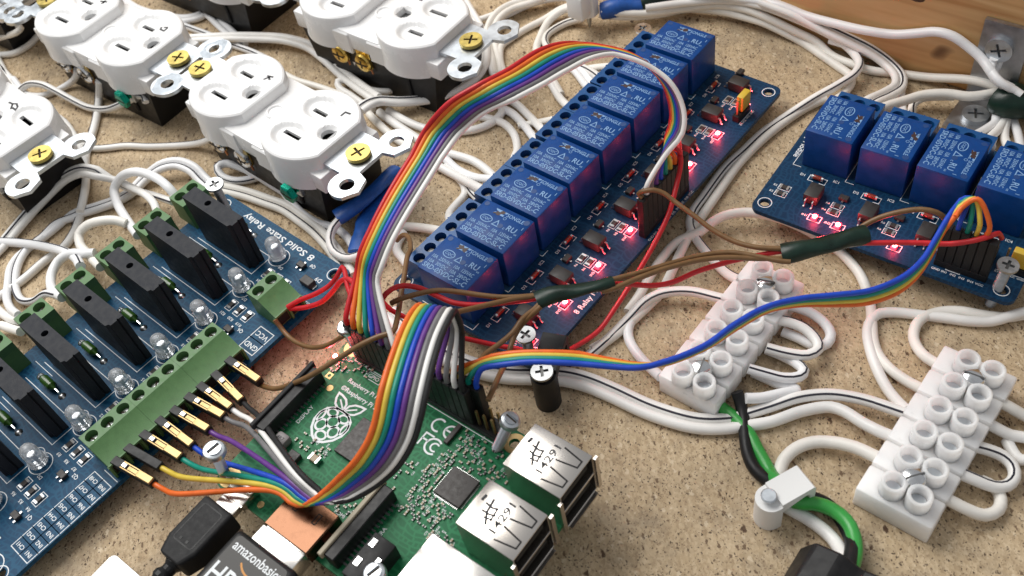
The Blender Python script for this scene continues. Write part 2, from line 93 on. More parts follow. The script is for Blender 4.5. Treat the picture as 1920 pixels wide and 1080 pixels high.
["white_wire","first looped white jumper at the far strip under the blue ribbon","wire","white wires on the chipboard","single",1.5,None,"white",[[74.2,164.0,6.0],[77.4,163.1,5.0],[81.4,160.7,3.5],[83.9,156.9,2.5],[84.2,153.5,2.0],[82.3,151.1,1.6],[79.2,150.9,1.6],[75.6,154.8,1.6],[72.1,158.2,1.6]],None],
["white_wire","second looped white jumper with black tracer at the far strip","wire","white wires on the chipboard","single",1.5,-1,"white",[[69.7,159.8,6.0],[73.5,158.3,5.5],[77.1,155.3,5.0],[78.9,150.9,4.5],[78.3,148.0,4.5],[74.9,146.9,4.5],[69.7,148.7,5.0],[64.7,151.2,6.0]],None],
["white_wire","third looped white jumper with black tracer at the far strip","wire","white wires on the chipboard","single",1.5,-1,"white",[[65.8,153.6,1.6],[68.9,150.4,2.0],[71.5,146.3,3.0],[72.7,143.2,3.0],[70.6,141.4,3.5],[66.5,141.8,4.0],[62.2,143.7,5.0],[57.9,145.9,6.0]],None],
["white_wire","lowest looped white jumper near the black lead of the far strip","wire","white wires on the chipboard","single",1.5,None,"white",[[59.8,147.3,1.5],[63.3,143.8,1.5],[66.3,140.7,1.5],[68.6,139.6,1.6],[68.8,138.0,2.0],[66.9,138.0,2.5],[63.5,137.8,3.0],[58.5,137.3,4.0],[54.5,137.6,5.0]],None],
["two_core_cord","two-core cord with black tracer rising from the left edge over the outlet wires","cord","white two-core cords with a black tracer line","pair",1.35,1,"white",[[-176.6,260.8,1.6],[-172.1,266.5,1.8],[-167.6,273.6,2.2],[-162.3,280.7,3.0],[-155.4,286.2,5.0],[-149.1,287.4,8.0],[-142.6,286.7,10.0],[-138.0,284.8,10.0],[-134.1,282.8,8.5]],[[[-136.1,284.2,7.0],[-130.2,280.6,6.0],[-124.2,275.9,5.0],[-115.8,268.5,7.0],[-109.9,261.7,10.0],[-105.7,256.9,12.0]],[[-135.1,284.2,9.0],[-129.7,279.7,8.0],[-123.3,273.8,8.0],[-117.6,267.4,9.0],[-112.8,258.8,12.0],[-109.7,250.5,15.0]]]],
["two_core_cord","two-core cord with black tracer humped behind the green terminals","cord","white two-core cords with a black tracer line","pair",1.35,1,"white",[[-96.0,270.7,2.0],[-99.6,275.5,3.0],[-102.7,279.9,5.0],[-108.0,283.7,6.0],[-113.5,284.3,6.0],[-118.7,284.2,4.0],[-123.4,282.6,2.0],[-126.6,279.3,1.6],[-131.3,276.5,1.6],[-139.3,274.8,1.6],[-146.3,274.0,1.6],[-150.3,271.9,1.6]],[[[-149.0,274.1,1.6],[-153.5,270.9,1.6],[-157.6,265.9,1.6],[-162.3,261.6,1.6],[-164.6,255.9,1.6],[-164.9,249.0,1.6],[-163.6,242.5,1.6],[-159.7,235.6,3.0],[-154.1,232.1,5.0],[-148.5,231.2,8.0],[-142.4,226.3,11.0]],[[-150.8,270.7,1.4],[-155.8,267.0,1.4],[-161.0,262.8,1.4],[-165.7,258.8,1.4],[-167.6,254.1,1.4],[-167.2,247.0,1.5],[-165.5,238.6,3.0],[-161.3,230.4,6.0],[-154.5,221.4,11.0]]]],
["white_wire","tall white arch from the first green terminal to the second","wire","white wires on the chipboard","single",1.6,None,"white",[[-104.8,259.2,12.0],[-106.2,261.2,14.0],[-109.1,265.2,15.0],[-114.1,270.4,15.0],[-120.2,274.6,14.0],[-126.2,276.8,11.0],[-129.8,275.0,8.0],[-128.6,268.8,7.0],[-123.6,257.5,9.0],[-117.1,244.5,12.0]],None],
["white_wire","white arch from the second green terminal pair to the third","wire","white wires on the chipboard","single",1.6,None,"white",[[-121.7,251.5,12.0],[-125.0,253.0,13.0],[-129.7,254.3,13.0],[-136.0,256.0,11.0],[-139.6,254.9,9.0],[-139.4,250.9,8.0],[-135.6,244.4,9.0],[-128.6,233.6,12.0]],None],
["white_wire","white wire from the left edge rising into the fourth green terminal","wire","white wires on the chipboard","single",1.6,-1,"white",[[-177.9,269.5,2.0],[-173.3,267.8,2.0],[-165.1,263.9,3.0],[-155.3,257.7,5.0],[-144.8,249.1,8.0],[-138.3,241.4,11.0],[-133.7,232.8,15.0]],None],
["white_wire","small white arch from the third green terminal to the fourth","wire","white wires on the chipboard","single",1.6,None,"white",[[-131.3,240.7,12.0],[-135.4,241.6,12.0],[-140.7,244.1,11.0],[-145.4,243.9,9.0],[-147.7,239.8,8.0],[-147.2,234.4,8.0],[-143.9,228.5,10.0],[-140.1,223.9,12.0]],None],
["white_wire","white wires end curling at the lower left edge beside the sixth green terminal","wire","white wires on the chipboard","single",1.5,None,"white",[[-171.7,239.2,1.6],[-167.8,234.2,1.6],[-164.4,230.2,3.0],[-160.0,225.3,6.0],[-154.6,220.0,10.0]],None],
["white_wire","white wire from the left edge into the side of the sixth green terminal","wire","white wires on the chipboard","single",1.5,None,"white",[[-168.6,225.7,3.0],[-165.0,225.5,4.0],[-160.4,221.7,6.0],[-153.3,215.1,10.0]],None],
["two_core_cord","two-core cord with black tracer passing behind the countersunk screw to the blue sleeves","cord","white two-core cords with a black tracer line","pair",1.35,-1,"white",[[-98.4,272.7,1.6],[-94.5,270.9,1.6],[-90.2,268.5,1.6],[-83.7,264.2,1.6],[-76.8,258.6,1.6],[-70.5,253.3,1.6],[-64.5,245.6,1.6],[-60.1,239.3,1.6],[-55.9,231.5,1.6],[-52.4,223.0,1.6],[-49.9,215.1,1.6]],None],
["white_wire","hairpin white loop with black tracer under the outlet marked L","wire","white wires on the chipboard","single",1.5,1,"white",[[-63.6,258.1,1.6],[-68.8,259.8,1.6],[-72.9,263.7,2.0],[-78.9,270.4,3.0],[-85.6,276.6,4.0],[-90.9,279.8,4.5],[-93.7,278.7,4.5],[-93.0,275.7,3.0],[-89.0,272.7,2.0],[-83.2,271.7,1.6],[-77.8,272.7,1.6],[-73.9,274.6,1.6]],None],
["white_wire","white wire from under the outlet marked L down to the blue sleeve","wire","white wires on the chipboard","single",1.45,None,"white",[[-80.0,273.1,1.5],[-76.7,270.9,1.5],[-73.0,266.2,1.5],[-68.9,257.3,1.5],[-63.9,248.0,1.5],[-59.0,242.2,1.5],[-54.1,238.9,1.5],[-50.7,234.8,1.5],[-48.1,228.4,1.6],[-46.9,223.4,1.6]],None],
["white_wire","white loop with black tracer joining the two blue sleeves","wire","white wires on the chipboard","single",1.5,-1,"white",[[-49.0,238.0,7.0],[-50.7,235.7,7.0],[-53.2,233.2,6.5],[-54.6,229.5,5.5],[-53.9,225.2,4.5],[-51.3,222.0,4.0],[-48.4,220.7,4.0],[-44.8,220.3,5.0],[-42.6,220.1,6.0]],None],
["white_wire","upper white wire of the fan below the two-core cord beside outlet L","wire","white wires on the chipboard","single",1.5,None,"white",[[-30.4,292.7,1.5],[-26.5,287.1,1.5],[-21.5,281.2,1.5],[-17.5,277.7,1.5],[-8.8,273.0,1.6],[0.2,271.6,1.6],[6.5,273.6,1.6],[10.5,278.1,1.6],[9.7,283.5,1.6]],None],
["white_wire","middle white wire of the fan beside outlet L running under the ribbon","wire","white wires on the chipboard","single",1.55,None,"white",[[-33.8,293.0,1.5],[-29.4,285.5,1.5],[-24.6,278.4,1.5],[-19.9,271.5,1.5],[-15.2,265.4,1.6],[-3.3,255.4,1.5],[1.7,246.9,1.5],[4.2,240.2,1.5],[6.3,234.5,1.5],[4.2,228.1,1.5],[0.7,225.0,1.5],[-2.6,222.6,1.5],[-4.2,218.9,1.6],[-3.5,211.3,4.0],[-2.2,202.6,9.0]],None],
["white_wire","lower white wire of the fan beside outlet L behind the strap ear","wire","white wires on the chipboard","single",1.5,None,"white",[[-37.7,293.1,1.5],[-33.9,284.9,1.5],[-30.1,277.8,1.5],[-25.4,270.5,1.5]],None],
["white_wire","white wire reaching the sixth relay terminal from under the ribbon","wire","white wires on the chipboard","single",1.5,None,"white",[[-17.5,267.5,2.0],[-13.1,259.8,2.0],[-9.3,252.2,2.2],[-4.3,245.0,4.0],[-0.6,239.8,7.0],[3.2,236.1,9.0]],None],
["white_wire","white wire lying between the ribbon and the seventh relay terminal","wire","white wires on the chipboard","single",1.55,None,"white",[[-20.3,262.7,1.5],[-15.7,256.9,1.5],[-10.2,249.1,2.5],[-5.3,239.5,6.0],[-1.4,231.9,9.0]],None],
["white_wire","S-bent white wire ending at the seventh relay terminal","wire","white wires on the chipboard","single",1.45,None,"white",[[-13.7,256.0,1.4],[-10.3,250.3,1.4],[-8.2,244.4,1.4],[-8.8,240.2,1.4],[-12.1,236.6,1.4],[-14.7,232.9,2.0],[-14.8,226.6,5.0],[-13.4,219.6,9.0]],None],
["white_wire","short white wire crossing behind the brown wire to the eighth relay terminal","wire","white wires on the chipboard","single",1.5,None,"white",[[-32.7,232.7,1.5],[-28.9,231.4,1.5],[-24.4,228.5,2.5],[-19.5,222.6,6.0],[-16.1,217.8,9.0]],None],
["white_wire","white wire hooked beneath the ribbon beside the eighth relay terminal","wire","white wires on the chipboard","single",1.5,None,"white",[[-30.6,229.3,1.5],[-32.9,226.0,1.4],[-33.8,222.2,1.4],[-32.1,217.3,2.0],[-29.8,210.1,5.0],[-27.4,204.2,8.0]],None],
["white_wire","thin white wire with black tracer reaching the terminal beside the sixth relay","wire","white wires on the chipboard","single",1.2,1,"white",[[-8.7,250.5,1.4],[-7.4,244.7,1.6],[-6.0,237.4,4.0],[-3.6,227.4,9.0]],None],
["two_core_cord","two-core white cord from under the ribbon to the third relay terminal","cord","white two-core cords with a black tracer line","pair",1.35,None,"white",[[38.9,297.1,1.6],[41.5,290.7,1.6],[43.0,281.9,2.5],[44.1,274.0,5.0],[44.8,266.7,8.0]],None],
["white_wire","white wire with black tracer reaching the second relay terminal","wire","white wires on the chipboard","single",1.4,1,"white",[[39.8,296.1,1.4],[43.8,291.1,2.0],[46.1,282.8,5.0],[47.4,272.9,9.0]],None],
["white_wire","short white wire reaching the second relay terminal from the left","wire","white wires on the chipboard","single",1.4,None,"white",[[43.3,291.2,1.4],[47.4,289.4,2.5],[51.4,284.0,6.0],[54.2,279.0,9.0]],None],
["white_wire","white wire from under the ribbon to the fourth relay terminal","wire","white wires on the chipboard","single",1.5,None,"white",[[29.1,293.6,1.4],[30.5,286.4,1.4],[31.7,278.1,1.8],[33.6,267.6,5.0],[35.1,258.2,9.0]],None],
["white_wire","upper white wire from under the ribbon to the fifth relay terminal","wire","white wires on the chipboard","single",1.5,None,"white",[[14.0,283.9,1.4],[16.5,279.5,1.4],[19.9,270.7,1.6],[22.4,259.3,5.0],[24.2,250.2,9.0]],None],
["white_wire","lower white wire from under the ribbon to the fifth relay terminal","wire","white wires on the chipboard","single",1.5,None,"white",[[11.5,278.8,1.4],[13.7,275.9,1.4],[16.7,268.0,1.6],[18.7,256.2,5.0],[20.0,247.0,9.0]],None],
["white_wire","thin white wire running level to the fifth relay terminal","wire","white wires on the chipboard","single",1.2,None,"white",[[14.6,268.6,1.4],[19.4,268.0,1.6],[23.9,265.0,4.0],[28.0,259.1,9.0]],None],
["white_wire","white wire curving down left of the fifth relay terminal","wire","white wires on the chipboard","single",1.45,None,"white",[[2.2,277.8,1.4],[5.2,275.9,1.4],[9.9,271.4,1.4],[12.5,264.4,1.4],[12.3,256.6,1.4],[10.2,250.1,3.0],[11.8,240.4,8.0]],None],
["black_lead","thick black lead from the far terminal strip to the white cable clip","wire","power leads","single",1.7,None,"black",[[52.9,140.1,5.0],[53.2,137.8,3.0],[52.7,133.5,1.9],[51.5,128.7,2.0],[50.4,123.1,2.2],[50.7,118.1,2.4],[52.8,114.3,2.4],[55.7,112.1,2.0],[58.5,111.2,2.0],[61.2,108.1,1.7],[64.6,105.0,1.7],[66.3,100.6,1.8],[66.4,95.6,3.0],[65.1,91.4,6.0],[63.1,87.9,8.0],[61.4,84.9,9.0]],None],
["green_lead","thick green lead running under the white clip into the black clamp","wire","power leads","single",1.8,None,"green",[[48.1,138.5,1.7],[50.6,134.2,1.7],[52.7,128.6,1.7],[53.2,123.8,1.7],[53.9,119.0,1.7],[54.2,115.1,2.5],[54.7,110.8,5.2],[56.7,105.7,5.2],[60.0,104.7,5.0],[63.2,103.1,4.8],[65.8,100.2,4.8],[66.9,96.5,5.0],[66.3,92.5,5.5],[64.6,88.6,6.5],[62.3,85.5,8.0],[60.6,83.7,9.0]],None],
["white_lead","thick white lead running from the white clip down into the black clamp","wire","power leads","single",1.7,None,"white",[[52.9,109.3,1.7],[55.8,105.7,1.7],[58.5,102.8,1.7],[61.0,99.3,1.7],[62.6,95.8,2.0],[62.8,91.3,4.0],[62.2,87.1,7.0]],None],
["red_jumper_wire","red jumper wire looping from the small green terminal to the pin header","jumper wire","red jumper wires","single",0.75,None,"red",[[-66.7,197.2,14.0],[-62.5,197.0,16.0],[-56.7,195.4,19.0],[-51.4,194.9,22.0],[-48.3,195.2,25.0],[-46.4,196.0,27.0],[-45.5,192.9,28.0],[-44.9,186.8,29.0],[-43.8,180.7,30.0],[-43.9,175.9,30.0],[-43.7,171.6,30.0],[-42.3,169.7,28.0]],None],
["red_jumper_wire","second red jumper wire below the first at the small green terminal","jumper wire","red jumper wires","single",0.75,None,"red",[[-66.2,197.2,13.0],[-61.5,194.7,15.0],[-55.3,192.7,18.0],[-50.7,192.3,22.0],[-47.4,191.7,26.0],[-43.9,187.9,30.0],[-42.2,184.3,31.0]],None],
["brown_jumper_wire","brown jumper wire drooping from the small green terminal to the pin header","jumper wire","brown jumper wires","single",0.75,None,"brown",[[-71.3,195.1,12.0],[-70.4,193.8,10.0],[-68.5,190.6,9.0],[-65.6,186.5,10.0],[-61.5,182.1,12.0],[-57.3,178.6,15.0],[-52.8,175.8,19.0],[-48.1,173.5,24.0],[-45.6,172.8,26.0]],None],
["brown_jumper_wire","brown jumper wire from the gold pin past the display connector to under the ribbon","jumper wire","brown jumper wires","single",0.75,None,"brown",[[-77.2,174.9,9.0],[-74.7,172.0,11.0],[-70.8,168.3,14.0],[-65.3,165.5,18.0],[-59.2,163.7,22.0],[-53.1,162.7,26.0],[-46.3,162.4,30.0],[-40.8,162.1,33.0],[-36.5,162.4,34.0],[-32.9,162.8,34.0],[-31.9,166.2,33.0],[-31.1,172.2,31.0],[-30.2,179.4,29.0],[-28.7,187.0,28.0],[-27.5,195.3,26.0],[-26.5,199.8,24.0],[-27.2,208.9,20.0],[-29.3,213.0,17.0],[-31.6,214.2,14.0]],None],
["brown_jumper_wire","upper brown jumper wire over the eighth relay to the first green tape","jumper wire","brown jumper wires","single",0.75,None,"brown",[[-32.8,174.3,32.0],[-30.1,174.2,33.0],[-25.9,174.6,33.0],[-19.9,175.2,32.0],[-14.2,173.8,31.0],[-8.5,171.8,30.0],[-2.7,170.2,29.0],[6.0,169.2,28.0],[9.2,169.1,28.0]],None],
["brown_jumper_wire","lower brown jumper wire from the ribbon top to the first green tape","jumper wire","brown jumper wires","single",0.75,None,"brown",[[-18.3,159.1,40.0],[-15.4,162.2,37.0],[-10.9,164.7,34.0],[-4.9,167.3,31.0],[1.1,168.8,29.0],[5.9,169.0,28.0],[9.2,168.9,28.0]],None],
["red_jumper_wire","red jumper wire arching over the eighth relay into the first green tape","jumper wire","red jumper wires","single",0.75,None,"red",[[-35.2,170.3,30.0],[-35.7,173.0,32.0],[-34.7,174.8,34.0],[-31.8,176.5,35.0],[-28.7,177.8,34.0],[-24.1,176.3,33.0],[-20.6,174.5,31.0],[-16.3,171.4,30.0],[-10.2,169.6,29.0],[-3.0,169.2,28.0],[5.8,168.6,27.5],[9.0,168.5,27.5]],None],
["red_jumper_wire","red jumper wire low behind the tall ribbon running to the black clamp","jumper wire","red jumper wires","single",0.75,None,"red",[[-36.5,182.6,24.0],[-34.6,180.4,22.0],[-31.8,179.0,20.0],[-25.5,173.9,18.0],[-19.8,171.6,16.0],[-15.2,170.5,14.0],[-9.4,168.6,12.0],[-4.3,166.6,11.0],[1.5,164.4,10.0],[6.7,163.6,8.0]],None],
["brown_jumper_wire","brown jumper wire dropping from the first green tape past the eighth diode","jumper wire","brown jumper wires","single",0.75,None,"brown",[[6.2,166.0,28.0],[4.3,165.2,27.0],[1.1,164.9,25.0],[-2.4,161.7,24.0],[-6.1,159.2,24.0],[-10.5,156.0,25.0],[-13.2,151.6,27.0],[-15.2,147.6,28.0]],None],
["brown_jumper_wire","brown jumper wire curving from the first green tape down to the header end","jumper wire","brown jumper wires","single",0.75,None,"brown",[[6.4,165.1,28.0],[4.6,164.6,27.0],[1.3,164.5,24.0],[-1.8,163.3,21.0],[-4.3,159.1,20.0],[-5.7,154.1,22.0],[-7.6,149.1,25.0],[-10.2,142.5,28.0],[-12.0,139.4,28.0]],None],
["brown_jumper_wire","uppermost brown jumper wire between the two green tapes","jumper wire","brown jumper wires","single",0.75,None,"brown",[[23.7,168.6,28.0],[27.0,168.8,28.0],[32.1,169.8,27.0],[40.9,172.1,25.0],[52.2,175.2,22.0],[58.7,175.5,21.0],[62.6,174.4,21.0],[67.9,171.4,21.0],[73.8,167.8,21.0],[76.0,166.9,21.0]],None],
["brown_jumper_wire","brown jumper wire under the uppermost between the two green tapes","jumper wire","brown jumper wires","single",0.75,None,"brown",[[23.0,165.6,28.0],[26.3,165.7,28.0],[33.7,168.1,27.0],[42.7,171.0,25.0],[53.9,173.6,22.0],[61.3,173.0,21.0],[67.8,171.0,20.5],[74.3,169.2,20.5],[76.6,168.5,20.5]],None],
["red_jumper_wire","red jumper wire sagging between the two green tapes","jumper wire","red jumper wires","single",0.75,None,"red",[[23.4,169.3,27.0],[26.9,168.8,26.0],[31.8,169.0,24.0],[38.0,169.3,21.0],[43.6,170.1,19.5],[51.5,172.7,18.5],[60.3,173.6,18.5],[68.6,173.2,19.0],[75.3,171.9,20.0],[77.6,171.2,20.0]],None],
["brown_jumper_wire","brown jumper wire from the relay header sagging to the second green tape","jumper wire","brown jumper wires","single",0.75,None,"brown",[[43.0,199.6,24.0],[42.2,200.7,25.0],[43.6,199.8,26.5],[46.4,198.9,27.0],[49.1,197.5,26.0],[51.3,194.4,25.0],[55.4,188.8,23.5],[59.0,183.7,22.0],[63.8,178.4,21.0],[69.0,174.5,21.0],[75.3,172.0,21.0],[77.4,170.9,21.0]],None],
["brown_jumper_wire","brown jumper wire arching from the second green tape to the four relay header","jumper wire","brown jumper wires","single",0.75,None,"brown",[[97.1,173.3,20.0],[99.8,174.0,21.0],[103.6,173.7,23.0],[109.0,172.4,25.0],[113.5,170.8,26.0],[116.7,168.7,26.0],[118.9,167.7,24.0],[119.8,167.3,22.0]],None],
["red_jumper_wire","red jumper wire running level from the second green tape to the four relay header","jumper wire","red jumper wires","single",0.75,None,"red",[[95.5,169.2,20.0],[98.4,168.2,20.0],[104.9,165.9,20.5],[111.9,163.2,21.0],[117.7,160.2,22.0],[123.2,158.1,24.0],[127.2,157.7,25.0],[129.5,158.6,24.0],[131.3,159.1,21.0]],None],
["red_jumper_wire","long red jumper wire from the relay header down to the black clamp","jumper wire","red jumper wires","single",0.75,None,"red",[[59.6,219.9,24.0],[58.5,215.1,25.0],[57.3,209.4,25.0],[53.3,201.5,22.0],[49.9,196.1,19.0],[44.9,191.0,15.0],[38.8,185.6,11.0],[33.5,181.0,8.0],[27.7,175.7,6.0],[21.9,170.3,5.0],[14.1,165.7,6.0],[9.4,163.2,8.0],[5.7,162.5,10.0]],None],
]
# ---------------------------------------------------------------- materials
def nt(m): return m.node_tree.nodes, m.node_tree.links
def mat(name, col, rough=0.5, metal=0.0, var=0.0, vs=0.3, bump=0.0, bs=2.0, spec=0.5, emit=None, trans=0.0, sss=0.0, coat=0.0, ior=1.5):
    m = bpy.data.materials.new(name); m.use_nodes = True
    n, l = nt(m); b = n['Principled BSDF']
    b.inputs['Base Color'].default_value = (*col, 1); b.inputs['Roughness'].default_value = rough
    b.inputs['Metallic'].default_value = metal; b.inputs['Specular IOR Level'].default_value = spec; b.inputs['IOR'].default_value = ior
    b.inputs['Transmission Weight'].default_value = trans; b.inputs['Coat Weight'].default_value = coat
    if sss:
        b.inputs['Subsurface Weight'].default_value = sss; b.inputs['Subsurface Radius'].default_value = (1, .95, .9); b.inputs['Subsurface Scale'].default_value = 6.0
    if emit:
        b.inputs['Emission Color'].default_value = (*emit[0], 1); b.inputs['Emission Strength'].default_value = emit[1]
    if var or bump:
        tc = n.new('ShaderNodeTexCoord')
        if var:
            t = n.new('ShaderNodeTexNoise'); t.inputs['Scale'].default_value = vs; t.inputs['Detail'].default_value = 5; t.inputs['Roughness'].default_value = .65
            l.new(tc.outputs['Object'], t.inputs['Vector'])
            mx = n.new('ShaderNodeMix'); mx.data_type = 'RGBA'
            mx.inputs['A'].default_value = (*[c * (1 - var) for c in col], 1); mx.inputs['B'].default_value = (*[min(1, c * (1 + var)) for c in col], 1)
            r = n.new('ShaderNodeMapRange'); r.inputs[1].default_value = .3; r.inputs[2].default_value = .7
            l.new(t.outputs['Fac'], r.inputs[0]); l.new(r.outputs[0], mx.inputs['Factor']); l.new(mx.outputs['Result'], b.inputs['Base Color'])
            r2 = n.new('ShaderNodeMapRange'); r2.inputs[1].default_value = .3; r2.inputs[2].default_value = .7
            r2.inputs[3].default_value = max(.02, rough - .1); r2.inputs[4].default_value = min(1, rough + .1)
            l.new(t.outputs['Fac'], r2.inputs[0]); l.new(r2.outputs[0], b.inputs['Roughness'])
        if bump:
            t2 = n.new('ShaderNodeTexNoise'); t2.inputs['Scale'].default_value = bs; t2.inputs['Detail'].default_value = 3
            l.new(tc.outputs['Object'], t2.inputs['Vector'])
            bp = n.new('ShaderNodeBump'); bp.inputs['Strength'].default_value = bump; bp.inputs['Distance'].default_value = .2
            l.new(t2.outputs['Fac'], bp.inputs['Height']); l.new(bp.outputs[0], b.inputs['Normal'])
    return m
def chipboard():
    m = bpy.data.materials.new('chipboard'); m.use_nodes = True
    n, l = nt(m); b = n['Principled BSDF']; b.inputs['Roughness'].default_value = .72; b.inputs['Specular IOR Level'].default_value = .3
    tc = n.new('ShaderNodeTexCoord')
    warp = n.new('ShaderNodeTexNoise'); warp.inputs['Scale'].default_value = .9; warp.inputs['Detail'].default_value = 3
    l.new(tc.outputs['Object'], warp.inputs['Vector'])
    vm = n.new('ShaderNodeVectorMath'); vm.operation = 'MULTIPLY_ADD'; vm.inputs[1].default_value = (1.6, 1.6, 1.6)
    l.new(warp.outputs['Color'], vm.inputs[0]); l.new(tc.outputs['Object'], vm.inputs[2])
    def ramp(src, stops):
        r = n.new('ShaderNodeValToRGB'); e = r.color_ramp.elements
        while len(e) < len(stops): e.new(.5)
        for x, (p, c) in zip(e, stops): x.position = p; x.color = (*c, 1)
        l.new(src, r.inputs[0]); return r.outputs[0]
    def mix(a, bb, f, mode='MIX'):
        x = n.new('ShaderNodeMix'); x.data_type = 'RGBA'; x.blend_type = mode
        for s, k in ((a, 'A'), (bb, 'B')):
            if isinstance(s, tuple): x.inputs[k].default_value = (*s, 1)
            else: l.new(s, x.inputs[k])
        if isinstance(f, float): x.inputs['Factor'].default_value = f
        else: l.new(f, x.inputs['Factor'])
        return x.outputs['Result']
    def vor(scale, stretch, rot):
        mp = n.new('ShaderNodeMapping'); mp.inputs['Rotation'].default_value = (0, 0, rot); mp.inputs['Scale'].default_value = (scale, scale * stretch, scale)
        l.new(vm.outputs[0], mp.inputs['Vector'])
        v = n.new('ShaderNodeTexVoronoi'); l.new(mp.outputs[0], v.inputs['Vector']); v.inputs['Scale'].default_value = 1
        return v
    def noi(scale, det=4, stretch=1.0, rot=0.0, raw=False):
        mp = n.new('ShaderNodeMapping'); mp.inputs['Rotation'].default_value = (0, 0, rot); mp.inputs['Scale'].default_value = (scale, scale * stretch, scale)
        l.new(tc.outputs['Object'], mp.inputs['Vector'])
        t = n.new('ShaderNodeTexNoise'); t.inputs['Scale'].default_value = 1; t.inputs['Detail'].default_value = det; t.inputs['Roughness'].default_value = .65
        l.new(mp.outputs[0], t.inputs['Vector']); return t.outputs['Fac']
    v1 = vor(.42, .4, .5); v2 = vor(1.7, .6, -.7); v3 = vor(.7, .35, 1.9)
    base = ramp(v1.outputs['Color'], [(0, (.345, .25, .15)), (.5, (.495, .375, .235)), (1, (.62, .485, .32))])
    fine = ramp(v2.outputs['Color'], [(0, (.24, .165, .10)), (.45, (.515, .39, .245)), (1, (.72, .585, .405))])
    mid = ramp(v3.outputs['Color'], [(0, (.27, .185, .105)), (.5, (.50, .375, .23)), (1, (.70, .56, .38))]); c = mix(mix(base, mid, .5), fine, .45)
    slow = noi(.05, 4); c = mix(c, (.20, .165, .13), ramp(slow, [(.5, (0, 0, 0)), (.72, (.55, .55, .55))]))
    light = noi(.09, 5); c = mix(c, (.60, .48, .33), ramp(light, [(.52, (0, 0, 0)), (.75, (.4, .4, .4))]))
    def specks(scale, stretch, rot, thr, size, colr, amt):
        v = vor(scale, stretch, rot); sep = n.new('ShaderNodeSeparateColor'); l.new(v.outputs['Color'], sep.inputs[0])
        a = n.new('ShaderNodeMath'); a.operation = 'GREATER_THAN'; a.inputs[1].default_value = thr; l.new(sep.outputs[0], a.inputs[0])
        d = n.new('ShaderNodeMapRange'); d.inputs[1].default_value = size; d.inputs[2].default_value = size + .12; d.inputs[3].default_value = amt; d.inputs[4].default_value = 0; l.new(v.outputs['Distance'], d.inputs[0])
        e = n.new('ShaderNodeMath'); e.operation = 'MULTIPLY'; l.new(a.outputs[0], e.inputs[0]); l.new(d.outputs[0], e.inputs[1])
        return mix(c, colr, e.outputs[0])
    c = specks(.8, .6, .9, .90, .34, (.74, .62, .45), .55)
    c = specks(.95, .45, -.9, .91, .30, (.10, .055, .03), .8)
    c = specks(1.5, .65, .35, .88, .30, (.05, .032, .02), .9)
    c = specks(.5, .5, 2.0, .94, .22, (.07, .035, .02), .9)
    c = specks(2.6, .8, 1.3, .85, .34, (.12, .075, .045), .7)
    c = specks(2.0, .7, 2.4, .88, .30, (.06, .04, .03), .85)
    l.new(c, b.inputs['Base Color'])
    bp = n.new('ShaderNodeBump'); bp.inputs['Strength'].default_value = .35; bp.inputs['Distance'].default_value = .25
    l.new(v2.outputs['Distance'], bp.inputs['Height']); l.new(bp.outputs[0], b.inputs['Normal'])
    return m
def timber():
    m = bpy.data.materials.new('pine_timber'); m.use_nodes = True
    n, l = nt(m); b = n['Principled BSDF']; b.inputs['Roughness'].default_value = .55
    tc = n.new('ShaderNodeTexCoord'); mp = n.new('ShaderNodeMapping'); mp.inputs['Scale'].default_value = (.012, .16, .16)
    l.new(tc.outputs['Object'], mp.inputs['Vector'])
    t = n.new('ShaderNodeTexNoise'); t.inputs['Scale'].default_value = 1.0; t.inputs['Detail'].default_value = 6; t.inputs['Distortion'].default_value = .8
    l.new(mp.outputs[0], t.inputs['Vector'])
    r = n.new('ShaderNodeValToRGB'); e = r.color_ramp.elements; e.new(.5)
    for x, (p, c) in zip(e, [(.3, (.50, .25, .085)), (.5, (.66, .40, .17)), (.7, (.76, .51, .25))]): x.position = p; x.color = (*c, 1)
    l.new(t.outputs['Fac'], r.inputs[0])
    k = n.new('ShaderNodeTexNoise'); k.inputs['Scale'].default_value = .045; k.inputs['Detail'].default_value = 2; l.new(tc.outputs['Object'], k.inputs['Vector'])
    kr = n.new('ShaderNodeValToRGB'); kr.color_ramp.elements[0].position = .68; kr.color_ramp.elements[1].position = .76
    l.new(k.outputs['Fac'], kr.inputs[0])
    mx = n.new('ShaderNodeMix'); mx.data_type = 'RGBA'; mx.inputs['B'].default_value = (.12, .05, .02, 1)
    l.new(kr.outputs[0], mx.inputs['Factor']); l.new(r.outputs[0], mx.inputs['A']); l.new(mx.outputs['Result'], b.inputs['Base Color'])
    return m
